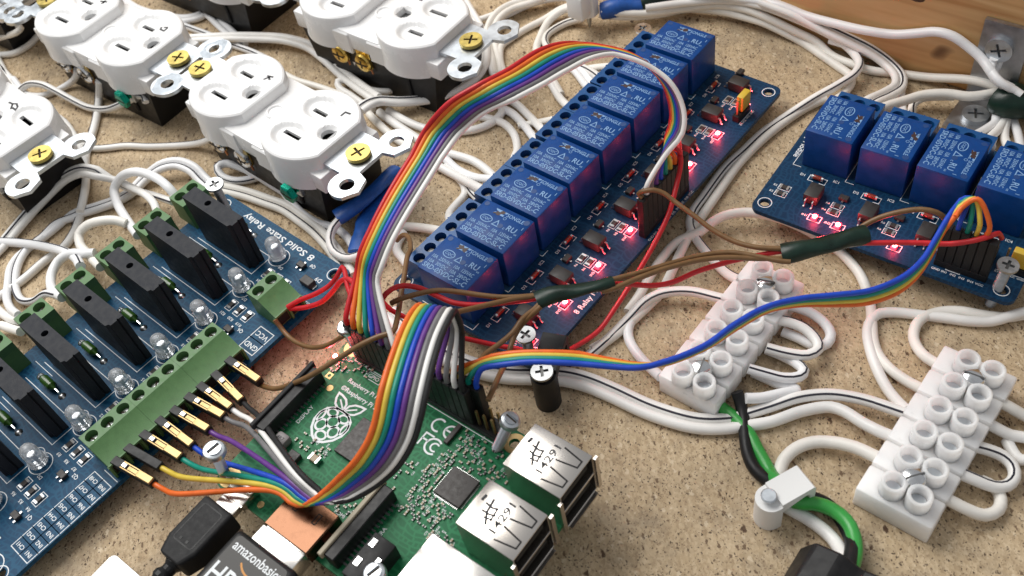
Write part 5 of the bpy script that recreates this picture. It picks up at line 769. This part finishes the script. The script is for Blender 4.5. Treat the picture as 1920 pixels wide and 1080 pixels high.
# ---------------------------------------------------------------- outlets
def face_mesh():
    rnd = 17.2; fx = 14.3; a = math.degrees(math.acos(fx / rnd))
    outer = arc(0, 0, rnd, a, 180 - a, 22) + arc(0, 0, rnd, 180 + a, 360 - a, 22)
    prof = [(1.035, 17.0, 1.0), (1.015, 20, 1.0), (1.0, 28.9, 1), (.985, 29.6, 1), (.95, 30.0, 1)]
    v = []; f = []; n = len(outer)
    for sc_, zz, _ in prof: v += [(x * sc_, y * sc_, zz) for x, y in outer]
    for j in range(len(prof) - 1):
        for i in range(n): f.append((j * n + i, j * n + (i + 1) % n, (j + 1) * n + (i + 1) % n, (j + 1) * n + i))
    top = [Vector((x * .95, y * .95)) for x, y in outer]
    slots = [rect(-5.0 - 2.6 + 1.0, 2.3 - 2.6 + 1.0 - .6, 6.35 - .95, 6.35 + .95), rect(-5.6 - 2.6 + 1.0, 2.6 - 2.6 + 1.0, -6.35 - .95, -6.35 + .95),
             [(10.6, -2.3)] + [(8.3 + 2.4 * math.cos(t), 2.4 * math.sin(t)) for t in [math.radians(-75 - i * 210 / 12) for i in range(13)]] + [(10.6, 2.3)]]
    slots[0] = rect(-5.6, .9, 5.5, 7.2); slots[1] = rect(-6.4, 1.4, -7.2, -5.5)
    pts = list(top); edges = [(i, (i + 1) % n) for i in range(n)]
    for sl in slots:
        o = len(pts); pts += [Vector(p) for p in sl]; edges += [(o + i, o + (i + 1) % len(sl)) for i in range(len(sl))]
    def inside(p, poly):
        c = False; k = len(poly)
        for i in range(k):
            x1_, y1_ = poly[i][0], poly[i][1]; x2_, y2_ = poly[(i + 1) % k][0], poly[(i + 1) % k][1]
            if (y1_ > p[1]) != (y2_ > p[1]) and p[0] < (x2_ - x1_) * (p[1] - y1_) / (y2_ - y1_) + x1_: c = not c
        return c
    gx = -14.0
    while gx < 14:
        gy = -17.0
        while gy < 17:
            q = (gx, gy)
            if inside((gx * 1.04, gy * 1.04), [tuple(t) for t in top]): pts.append(Vector(q))
            gy += .62
        gx += .62
    vo, eo_, fo_, *_ = delaunay_2d_cdt(pts, edges, [], 1, 1e-4)
    def dip(x, y):
        d = 0.0
        for sy in (-1, 1):
            yy = sy * y
            if yy > 2.0:
                e = ((x + 2.6) / 7.2) ** 2 + ((yy - 7.4) / 5.4) ** 2
                if e < 1: d = max(d, min(1.0, (1 - e) * 1.9))
        e = ((x - 8.4) / 3.6) ** 2 + (y / 3.6) ** 2
        if e < 1: d = max(d, min(1.0, (1 - e) * 1.4))
        return d * d * (3 - 2 * d) * 1.5
    o = len(v); hole = [False] * len(vo)
    for i, p in enumerate(vo): v.append((p.x, p.y, 30.0 - dip(p.x, p.y)))
    for t in fo_:
        c = sum((vo[i] for i in t), Vector((0, 0))) / len(t)
        if not inside(c, [tuple(q) for q in top]) or any(inside(c, sl) for sl in slots): continue
        f.append(tuple(o + i for i in t))
    mb = MB(); mb.add(v, f)
    for sl in slots:                              # walls of the slots
        k = len(sl); vv = [(p[0], p[1], 30.0 - dip(*p)) for p in sl] + [(p[0], p[1], 27.2) for p in sl]
        mb.add(vv, [(i, (i + 1) % k, (i + 1) % k + k, i + k) for i in range(k)])
    me = mb.mesh('outlet_face', 'outlet', 32, False)
    bm = bmesh.new(); bm.from_mesh(me); bmesh.ops.remove_doubles(bm, verts=bm.verts, dist=.004); bmesh.ops.recalc_face_normals(bm, faces=bm.faces); bm.to_mesh(me); bm.free()
    me.shade_smooth(); me.set_sharp_from_angle(angle=math.radians(32))
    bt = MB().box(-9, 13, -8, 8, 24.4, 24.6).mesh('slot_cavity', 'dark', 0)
    return me, bt
FACE, FBOT = face_mesh()
def strap_mesh():
    mb = MB()
    for s_ in (1,):
        e0 = (47.4, -11.3); rr_ = 5.9
        a = [(30, -8.8), (41.6, -8.8)] + arc(e0[0], e0[1], rr_, 152, 300, 14) + [(51.6, -14.6 + .4), (53.2, -11.6), (51.2, -6.4), (47.0, -5.2)]
        pl = a + [(x, -y) for x, y in reversed(a)]
        mb.plate([(s_ * x, y) for x, y in pl], [circ(s_ * 47.6, -11.3, 2.55, 18), circ(s_ * 47.6, 11.3, 2.55, 18)], 25.0, 26.3)
    return mb.mesh('mounting_strap', 'zinc', 30)
STRAP = strap_mesh()
WBODY = MB().rbox(-36.4, 36.4, -13.2, 13.2, 17.2, 24.2, .6, 2).rbox(-10.5, 10.5, -15.4, 15.4, 18.6, 26.0, .8, 2).rbox(-17, -4.5, -15.9, -13, 16.4, 25.4, .5, 1).rbox(4.5, 17, -15.9, -13, 16.4, 25.4, .5, 1).lathe([(3.7, 25.5), (3.7, 26.3), (3.4, 26.6), (2.7, 26.6), (2.3, 26.1), (.1, 26.08)], 20).mesh('centre_bridge', 'outlet')
BBODY = MB().prism([(-30, 0), (-33.6, 17.4), (33.6, 17.4), (30, 0)], -13.2, 13.2).rbox(-20, 20, -14.3, 14.3, 4, 17.3, .5, 1).mesh('outlet_body', 'black')
BPLATE = MB().rbox(-3.4, 3.4, -15.0, -14.2, 11.5, 19.0, .2, 1).mesh('terminal_plate', 'brass')
def tscrew(m):
    X = Matrix.Rotation(PI / 2, 4, 'X')
    a = MB(); a.lathe([(2.6, 0), (3.9, .1), (3.9, .9), (3.4, 1.6), (2.2, 2.0)], 20, 0, X); a.build
    return a.mesh('terminal_screw', m)
TS_ = {m: tscrew(m) for m in ('steel', 'brass')}; CUP = MB().tube([(2.9 * math.cos(q * .35 + 1.2), -.25, 2.9 * math.sin(q * .35 + 1.2)) for q in range(14)] + [(3.4, -.3, -4.2)], .42, 6).mesh('bare_copper', 'copper'); TSX = MB().box(-3.0, 3.0, -2.12, -2.0, -.35, .35).box(-.35, .35, -2.12, -2.0, -1.8, 1.8).mesh('drive_recess', 'recess_dark', 0)
ha, hb_ = head_phillips(4.1, 1.25, 2.5, False); MSCR = ha.mesh('mounting_screw', 'yzinc'); MREC = hb_.mesh('drive_recess', 'recess_dark')
WASH = MB().plate(circ(0, 0, 2.6, 16), [], -.6, .0).mesh('washer', mat('fibre_washer', (.10, .06, .03), .8), 0)
GSC = MB().lathe([(2.2, 0), (3.6, .2), (3.6, 1.9), (2.9, 2.4), (2.4, 2.4)], 6, 0, Matrix.Rotation(PI / 2, 4, 'X')); gp = []; zz = 0.0
while zz > -7: gp += [(1.75, zz), (1.35, zz - .45)]; zz -= .9
GSC.lathe(gp[::-1], 12, 0, Matrix.Rotation(PI / 2, 4, 'X')); GSC = GSC.mesh('ground_screw', 'gscrew')
GSLOT = MB().box(-2.6, 2.6, -2.5, -2.38, -.3, .3).mesh('drive_slot', 'recess_dark', 0)
def outlet(label, pose, flip, screwm, hand, gx=(22.5,), tsx=(-20.5, -6), green=True):
    s_ = pose[4]; t = thing('electrical_outlet', label, 'electrical outlet', (pose[0], pose[1], pose[2] - 26.0), pose[3], 1.0, 'white duplex outlets')
    for x in (-19.45, 19.45):
        f = put('outlet_face', FACE, t, (x, 0, 0), PI if flip else 0); put('slot_cavity', FBOT, f)
    put('centre_bridge', WBODY, t); put('outlet_body', BBODY, t); put('mounting_strap', STRAP, t); put('mounting_strap', STRAP, t, None, PI)
    for x in (-41.65, 41.65):
        m = put('mounting_screw', MSCR, t, (x, 0, 26.9), random.uniform(0, 1.5)); put('drive_recess', MREC, m); put('washer', WASH, m)
    for x in tsx:
        put('terminal_plate', BPLATE, t, (x, 0, 0)); m = put('terminal_screw', TS_[screwm], t, (x, -14.9, 14.0)); put('drive_recess', TSX, m); put('bare_copper', CUP, m)
    if green:
        for x in gx:
            m = put('ground_screw', GSC, t, (x, -17.5, 15.0)); put('drive_slot', GSLOT, m)
            lug = MB(); lug.rbox(x - 2.2, x + 2.2, -15.6, -14.0, 11.5, 25.1, .2, 1); lug.build('ground_lug', 'zinc', t)
    if hand:
        mb = MB()
        for st in hand: mb.strip(st, .75, False, 30.04)
        mb.build('hand_lettering', 'ink', t, 0, fix=False)
    return t
outlet('white duplex outlet marked K and L by hand in the middle of its row', POSE['KL'], False, 'steel', HAND['KL'])
outlet('white duplex outlet marked H and J by hand at the upper left', POSE['HJ'], False, 'steel', HAND['HJ'])
mn = POSE['MN']
outlet('white duplex outlet with two brass side screws at the top beside the rainbow ribbon', mn, True, 'brass', HAND['MN'], tsx=(-12.5, -.5), green=False)
outlet('white duplex outlet marked P by hand cut off by the left edge', POSE['P'], True, 'steel', HAND['P'])
def along(p, d): a = p[3]; return [p[0] + math.cos(a) * d, p[1] + math.sin(a) * d] + p[2:]
outlet('duplex outlet corner beside a green screw in the top left corner', along(POSE['HJ'], -101), False, 'steel', None)
outlet('black bodied outlet mostly above the top edge with its strap ear showing', along(POSE['MN'], -101), False, 'brass', None, green=False)
# ---------------------------------------------------------------- terminal strips
def choc(label, T, n, screws):
    x, y, th, _, p, cs, zt, hw, ext = T
    t = thing('terminal_strip', label, 'terminal strip', (x, y, 0), th, 1.0, 'translucent white terminal strips')
    L0, L1 = 4.4, -(n - 1) * p - ext
    for i in range(n):
        yc = -i * p; a = yc + p / 2 - .35; b_ = yc - p / 2 + .35
        if i == 0: a = L0
        if i == n - 1: b_ = L1
        mb = MB(); mb.rbox(-hw - 1.7, hw, b_, a, .05 if i in (0, n - 1) else 1.4, 8.2, .55, 2)
        if i < n - 1: mb.box(-hw * .6, hw * .6, yc - p / 2 - .6, yc - p / 2 + .6, .2, 6.2)
        seg = mb.build('segment', 'nylon', t)
        for sx in (-1, 1):
            c = MB(); r0, r1 = 3.0, 2.05; n_ = 22
            c.lathe([(r0 + .1, 8.0), (r0, 12.7), (r0 - .25, zt), (r1 + .2, zt), (r1, zt - .3), (r1, 8.9)], n_, 0, Matrix.Translation((sx * cs / 2, yc, 0)))
            c.build('screw_tower', 'nylon', seg)
            q = MB(); q.lathe([(1.95, 8.6), (1.95, 9.6)], 14, 0, Matrix.Translation((sx * cs / 2, yc, 0))); q.build('clamp_screw', 'zinc', seg)
    for ys, rot in screws:
        m = MB(); X = Matrix.Translation((0, ys, 10.6)) @ Matrix.Rotation(rot, 4, 'Z')
        m.lathe([(1.5, -2.5), (1.5, 0), (3.0, .1), (3.0, .9), (2.5, 1.8), (1.3, 2.3)], 20, 0, X); mo = m.build('fixing_screw', 'steel', t)
        q = MB(); q.box(-2.5, 2.5, -.2, .2, 1.75, 2.33, 0, X); q.build('drive_slot', 'recess', mo, 0)
choc('far translucent white terminal strip crossed by the blue ribbon', TS['A'], 6, [(-3.9, .3), (-38, 1.8)])
choc('near translucent white terminal strip beside the green lead', TS['B'], 6, [(-4.1, .1), (-38.4, .9)])
# ---------------------------------------------------------------- clips, clamp, bracket, plate
def nail_clip(label, post, far, z0, ztop, w, m, nail, screwh=False):
    A_, B_ = Vector(post), Vector(far); d = Vector((B_.x - A_.x, B_.y - A_.y)); L = d.length; ang = math.atan2(d.y, d.x)
    t = thing('cable_clip', label, 'cable clip', (A_.x, A_.y, 0), ang, 1.0, 'plastic cable clips')
    mb = MB(); mb.plate(arc(0, 0, w / 2, 90, 270, 12) + [(1.2, -w / 2), (1.2, w / 2)], [], z0, ztop - .6)
    prof = [(1.0, ztop - 3.4), (1.0, ztop + .6), (L + 3.2, ztop + .6)] + [(L + 3.2 + .6, ztop - .4), (L + 3.8, z0 + 1.0), (L + 2.4, z0 + .4), (L + 2.2, ztop - 2.4), (L + 1.2, ztop - 1.4)]
    mb.prism(prof, -w / 2 * .96, w / 2 * .96)
    o = mb.build('clip_body', m, t, 40)
    md_ = o.modifiers.new('edge_round', 'BEVEL'); md_.width = .35; md_.segments = 2; md_.limit_method = 'ANGLE'
    if screwh:
        a, b2 = head_phillips(3.1, 1.3, 1.8)
        for q, nm, mm in ((a, 'screw_head', 'screwmetal'), (b2, 'drive_recess', 'recess')):
            oo = q.build(nm, mm, t); oo.location = (-.4, 0, ztop + .1)
    else:
        q = MB(); q.lathe([(.85, -3), (.85, 1.5), (1.95, 1.6), (1.95, 2.1), (1.7, 2.3)], 20); oo = q.build('nail', 'zinc', t, 22); oo.location = (-.6, 0, ztop - .6)
    return t
nail_clip('white plastic nail clip holding the green and black leads', PT['clipw'][0], PT['clipw'][1], 0, 10.5, 7.4, 'clipw', 'nail')
nail_clip('black plastic screw clip holding the thick white cord below the relay board', PT['clipb'][0], PT['clipb'][1], 0, 14.5, 7.2, 'black', 'nail', True)
tc_ = thing('cable_clip', 'white plastic clip on a bare nail above the chipboard at the top edge', 'cable clip', (51.6, 317.6, 0), math.radians(42), 1.0, 'plastic cable clips')
mb = MB(); mb.plate(circ(0, 0, 4.1, 8, .4), [], 6.5, 15.5); mb.rbox(-8.5, -2.5, -3.6, 3.6, 8.5, 18.5, .8, 2); mb.build('clip_body', 'clipw', tc_)
mb = MB(); mb.lathe([(.4, 0), (1.0, 3), (1.0, 17), (1.9, 17.2), (1.9, 18)], 12); mb.build('nail', 'zinc', tc_)
cl = thing('cable_clamp', 'black plastic strain relief clamp at the bottom edge gripping the power leads', 'cable clamp', (57.0, 80.5, 0), math.radians(-47), 1.0, None)
mb = MB()
mb.prism([(-12, 0), (-12, 6), (-9, 12.5), (-2.5, 14), (2.5, 12), (8, 14), (12, 10), (12, 0)], -10, 7); co_ = mb.build('clamp_body', 'black', cl, 30)
md_ = co_.modifiers.new('edge_round', 'BEVEL'); md_.width = .8; md_.segments = 2; md_.limit_method = 'ANGLE'
a, b2 = head_phillips(3.4, 1.4, 1.9, False)
o = a.build('screw_head', 'steel', cl); o.location = (7.6, -2.2, 14.0); o = b2.build('drive_recess', 'recess_dark', cl); o.location = (7.6, -2.2, 14.0)
wl, wb_, wr, wc = [Vector(p) for p in BRK['wall']]; b0, b1, b2_, bc = [Vector(p) for p in BRK['base']]
br = thing('corner_bracket', 'steel angle bracket fixing the timber rail to the chipboard', 'bracket', (107.6, 298.5, 0), math.radians(-47.45), 1.0, None)
def tol(p): a_ = math.radians(47.45); d_ = Vector((p.x - 107.6, p.y - 298.5)); return (math.cos(a_) * d_.x - math.sin(a_) * d_.y, math.sin(a_) * d_.x + math.cos(a_) * d_.y)
u0 = tol(wl)[0]; u1 = u0 + 14.5; uc = u0 + 6.6
mb = MB(); X = Matrix.Translation((0, 0, 0)) @ Matrix.Rotation(PI / 2, 4, 'X')
mb.plate(rect(u0, u1, .4, 30.5), [circ(uc, 21.5, 2.0, 16)], .3, 1.9, 0, X); mb.box(u0 + .02, u1 - .02, -21, -.3, .1, 1.7); mb.build('bent_plate', mat('dull_steel', (.42, .42, .43), .42, 1.0, var=.15, vs=.3), br, 30)
a, q2 = head_phillips(4.2, 1.5, 2.4, False)
for q, nm, mm in ((a, 'screw_head', 'zinc'), (q2, 'drive_recess', 'recess')):
    me = q.mesh(nm, mm); o = put(nm, me, br, (uc, -1.8, 21.5)); o.rotation_euler = (PI / 2, 0, 0); o2 = put(nm, me, br, (uc + .6, -12.5, 1.7))
# nickel plate poking in at the bottom edge
p0, p1, p2, ph_ = [Vector(p) for p in PT['plate']]
pl = thing('metal_plate', 'bright silver plate with a round hole at the lower left of the bottom edge', 'metal plate', (p0.x, p0.y, 0), math.radians(-47), 1.0, None)
mb = MB(); mb.plate(rrect(-.0, 13.5, -40, 0, 1.6), [circ(6.2, -8.6, 2.6, 20)], 3.4, 6.0); o = mb.build('plate', mat('brushed_nickel', (.50, .51, .52), .45, 1.0, var=.1, vs=.2), pl, 30)
md_ = o.modifiers.new('edge_round', 'BEVEL'); md_.width = .5; md_.segments = 2; md_.limit_method = 'ANGLE'
mb = MB(); mb.rbox(2, 11.5, -38, -14, .02, 3.4, .3, 1); mb.build('foot', 'zinc', pl)
# ---------------------------------------------------------------- sleeves and tapes
def sleeve(name, label, pts, hw, hh, m, cat, grp, twist=0.0):
    P = cr(pts, 1.2); k = len(P); F = frames_pt(P); rr_ = []; rnd = random.Random(len(label))
    for i in range(k):
        e = 1 + .14 * math.sin(i * .7 + rnd.random()) * .6; rr_.append((hw * e, hh * (1 + .22 * math.sin(i * .45))))
    FF = []
    for i, (s_, u_) in enumerate(F):
        a_ = twist * i / k; FF.append((s_ * math.cos(a_) + u_ * math.sin(a_), u_ * math.cos(a_) - s_ * math.sin(a_)))
    mb = MB(); mb.tube(P, rr_, 14, 0, FF); return tag(mb.build(name, m, None, 50), label, cat, grp)
GT_ = 'dark green tape wraps'; GBS = 'blue insulating sleeves'
sleeve('insulating_sleeve', 'flattened blue sleeve under the strap ear of outlet L', SLEEVE['upper'], 3.3, 1.9, 'bsleeve', 'cable sleeve', GBS, .4)
sleeve('insulating_sleeve', 'flat blue sleeve hanging beside the red edge of the tall ribbon', SLEEVE['lower'], 3.5, 1.3, 'bsleeve', 'cable sleeve', GBS, .3)
sleeve('insulating_sleeve', 'blue sleeve on the wire bundle at the top edge', SLEEVE['top'], 3.4, 3.0, 'bsleeve', 'cable sleeve', GBS)
sleeve('tape_wrap', 'dark green tape around brown and red wires above the eight relay board', SLEEVE['tape1'], 2.7, 1.8, 'gtape', 'tape', GT_, .9)
sleeve('tape_wrap', 'dark green tape around brown and red wires between the two relay boards', SLEEVE['tape2'], 3.1, 2.3, 'gtape', 'tape', GT_, .3)
sleeve('tape_wrap', 'dark green tape around white wires at the right edge by the bracket', SLEEVE['tape3'], 6.2, 4.6, 'gtape', 'tape', GT_)
sleeve('tape_wrap', 'dark green tape next to the blue sleeve at the top edge', SLEEVE['topg'], 3.2, 2.8, 'gtape', 'tape', GT_)
# ---------------------------------------------------------------- wires
def tracer(P, F, off, ang, parent, m='navy', w=.30):
    Q = [p + s_ * (off * math.cos(ang)) + u_ * (off * math.sin(ang)) for p, (s_, u_) in zip(P, F)]
    mb = MB(); mb.tube(Q, w, 6, 0, F); mb.build('tracer_line', m, parent, 60)
for name, label, cat, grp, kind, r, st, colr, pts, tails in WIRES:
    P = cr(pts, 1.5); F = frames_pt(P)
    if colr == 'white': colr = random.choice(('white', 'white', 'white_aged', 'white_cool'))
    if kind == 'pair':
        t = thing(name, label, cat, pts[0], 0, 1.0, grp); O = Vector(pts[0])
        for k, s_ in enumerate((-1, 1)):
            Q = [p + F[i][0] * (s_ * r * .97) for i, p in enumerate(P)]
            if tails: Q = Q[:-2] + cr([Q[-3]] + [Vector(q) for q in tails[k]][1:], 1.5)[1:]
            Q = [q - O for q in Q]; G = frames_pt(Q); mb = MB(); mb.tube(Q, r, 10, 0, G); mb.build('conductor', colr, t, 60)
            if st and (st > 0) == (s_ < 0): tracer(Q, G, r - .12, PI / 2 - (.5 if s_ < 0 else -.5), t, 'navy', .33)
    else:
        mb = MB(); mb.tube(P, r, 10, 0, F); o = tag(mb.build(name, colr, None, 60), label, cat, grp)
        if st: tracer(P, F, r - .14, (PI / 2 - .55 * (1 if st > 0 else -1)), o)
# ---------------------------------------------------------------- ribbon cables
def ribbon(label, R, cols, ends0=None, ends1=None, r=.76):
    t = thing('ribbon_cable', label, 'ribbon cable', R[0][0], 0, 1.0, 'rainbow ribbon cables'); O = Vector(R[0][0]); n = len(cols)
    C_ = cr([p for p, _ in R], 1.4); D_ = cr([d for _, d in R], 1e9)
    # directions resampled in step with the centre line
    Pc = [Vector(p) for p, _ in R]; Dc = [Vector(d) for _, d in R]; seq = []
    for i in range(len(Pc) - 1):
        k = max(2, int((Pc[i + 1] - Pc[i]).length / 1.4))
        for j in range(k): seq.append((i, j / k))
    seq.append((len(Pc) - 2, 1.0)); rows = []
    for c, (i, f_) in zip(C_, seq):
        d = Dc[i].lerp(Dc[i + 1], f_); rows.append((c, d.normalized() * Dc[i].length))
    for q, m in enumerate(cols):
        P = [c + d * (q - (n - 1) / 2) for c, d in rows]
        if ends0: P = cr([Vector(ends0[q][0]), Vector(ends0[q][1])] + [P[6], P[9], P[12]], 1.2)[:-1] + P[12:]
        if ends1: P = P[:-10] + cr([P[-10], P[-6]] + [Vector(e) for e in ends1[q]], 1.2)[1:]
        P = [p - O for p in P]; mb = MB(); mb.tube(P, r, 8, 0, frames_pt(P)); mb.build('strand', m, t, 60)
    return t, O
def toW(pose, x, y, z):
    c, s_ = math.cos(pose[3]), math.sin(pose[3]); k = pose[4]; return (pose[0] + k * (c * x - s_ * y), pose[1] + k * (s_ * x + c * y), pose[2] + k * z)
pp = POSE['pi']; r8 = POSE['r8']; r4 = POSE['r4']
def hous(t, O, x, y, pose, z0=4.2):
    w = toW(pose, x, y, z0); o = put('connector_housing', HOUS, t, tuple(Vector(w) - O), pose[3])
c8 = ['red', 'orange', 'yellow', 'teal', 'blue', 'purple', 'grey', 'white']
e0 = [[toW(pp, 8.4 + 2.54 * i, 51.2, 17.0), toW(pp, 8.4 + 2.54 * i, 51.2, 20.0)] for i in range(8)]
e1 = [[toW(r8, 42.2, -58.5 - 2.54 * i, 19.5), toW(r8, 42.2, -58.5 - 2.54 * i, 16.4)] for i in range(8)]
t, O = ribbon('tall rainbow ribbon cable arching from the green computer to the eight relay board', RIB1, c8, e0, e1)
for i in range(8): hous(t, O, 8.4 + 2.54 * i, 51.2, pp)
c8b = ['orange', 'yellow', 'teal', 'blue', 'purple', 'grey', 'white', 'blackm']
e0 = [[toW(pp, 31.3 + 2.54 * i, 51.2, 17.0), toW(pp, 31.3 + 2.54 * i, 51.2, 20.5)] for i in range(8)]
e1 = []
for i in range(8):
    tip, bk = Vector(PINS[i][0]), Vector(PINS[i][1]); d = (bk - tip).normalized(); e1.append([bk + d * 9 + Vector((0, 0, 3.2)), bk + d * 3.5 + Vector((0, 0, .6)), bk - d * .5])
t, O = ribbon('rainbow ribbon cable folding over the green computer and fanning out to the gold pins', RIB2, c8b, e0, e1)
for i in range(8): hous(t, O, 31.3 + 2.54 * i, 51.2, pp)
def pin_housing(parent, O, tip, bk, dark, nm='connector_housing'):
    tip, bk = Vector(tip), Vector(bk); d = bk - tip; a_ = math.atan2(d.y, d.x); L = d.length
    mb = MB(); mb.rbox(-4, L, -1.28, 1.28, -2.0, .35, .2, 1); o = mb.build(nm, 'black', parent, 35, tuple(tip - O)); o.rotation_euler = (0, 0, a_)
    if not dark:
        g_ = MB(); g_.rbox(0, L - .2, -1.1, -.72, .2, .62, .05, 1); g_.rbox(0, L - .2, .72, 1.1, .2, .62, .05, 1); g_.rbox(L * .52, L - .1, -1.1, 1.1, .22, .95, .2, 1); g_.rbox(L * .2, L * .5, -.55, .55, .2, .5, .05, 1); g_.build('gold_contact', 'gold', o)
        g_ = MB(); g_.rbox(.2, 1.9, -.62, .62, .3, .95, .12, 1); g_.build('contact_tip', 'smdend', o)
for i in range(8): pin_housing(t, O, *PINS[i], i == 1)
bp_ = thing('pin_connector', 'gold topped pin connector on the brown jumper wire nearest the VCC marking', 'wire connector', PINS[8][0], 0, 1.0, None); pin_housing(bp_, Vector(PINS[8][0]), *PINS[8], False)
e0 = [[toW(pp, 43.9 + 2.54 * i, 48.7 + 5.1, 17.0), toW(pp, 43.9 + 2.54 * i, 53.8, 19.5)] for i in range(4)]
e1 = [[toW(r4, 39.2, -14.1 + 2.54 * i + d_, 21 + 1.5 * i), toW(r4, 39.2, -14.1 + 2.54 * i, 16.4)] for i, d_ in zip(range(4), (0, 0, 0, 0))]
t, O = ribbon('narrow four strand ribbon cable crossing to the four relay board', RIB3, ['orange', 'yellow', 'teal', 'blue'], e0, None)
r3end = Vector(RIB3[-1][0])
for i in range(4): hous(t, O, 43.9 + 2.54 * i, 53.8, pp)
for i, m in enumerate(['orange', 'yellow', 'teal', 'blue']):
    d = Vector(RIB3[-1][1]); s0 = r3end + d * (i - 1.5); en = Vector(toW(r4, 39.2, -6.5 - 2.54 * i, 16.4)); up = Vector((0, 0, 1))
    pts = [s0 - Vector((2.0, 1.8, .4)), s0, s0 + Vector((2.2, .8, .8)) + (en - s0) * .25 + up * (4.5 - i), en + up * (5.0 - .6 * i), en + up * 1.5, en]
    P = [p - O for p in cr(pts, 1.0)]; mb = MB(); mb.tube(P, .67, 8, 0, frames_pt(P)); mb.build('strand', m, t, 60)
for i, x in enumerate((46.4, 51.5, 54.0, 56.6)):
    w = toW(pp, x, 53.8 if i else 56.4, 4.2)

# ---------------------------------------------------------------- joined print and tiny repeated pieces
for o in bpy.data.objects:
    if o.parent and o.type == 'MESH' and o.name.split('.')[0] in ('silkscreen', 'lead', 'pin', 'contact', 'solder_end', 'solder_joint', 'end_cap', 'gold_pad', 'relay_print', 'mould_mark', 'marker_smudge', 'label_lettering', 'printed_code', 'hand_lettering',
            'lead_frame', 'spring_slot', 'berry_logo', 'moulded_panel', 'drive_recess', 'socket_cavity', 'knot', 'drive_slot', 'contact_tongue'):
        o['kind'] = 'stuff'
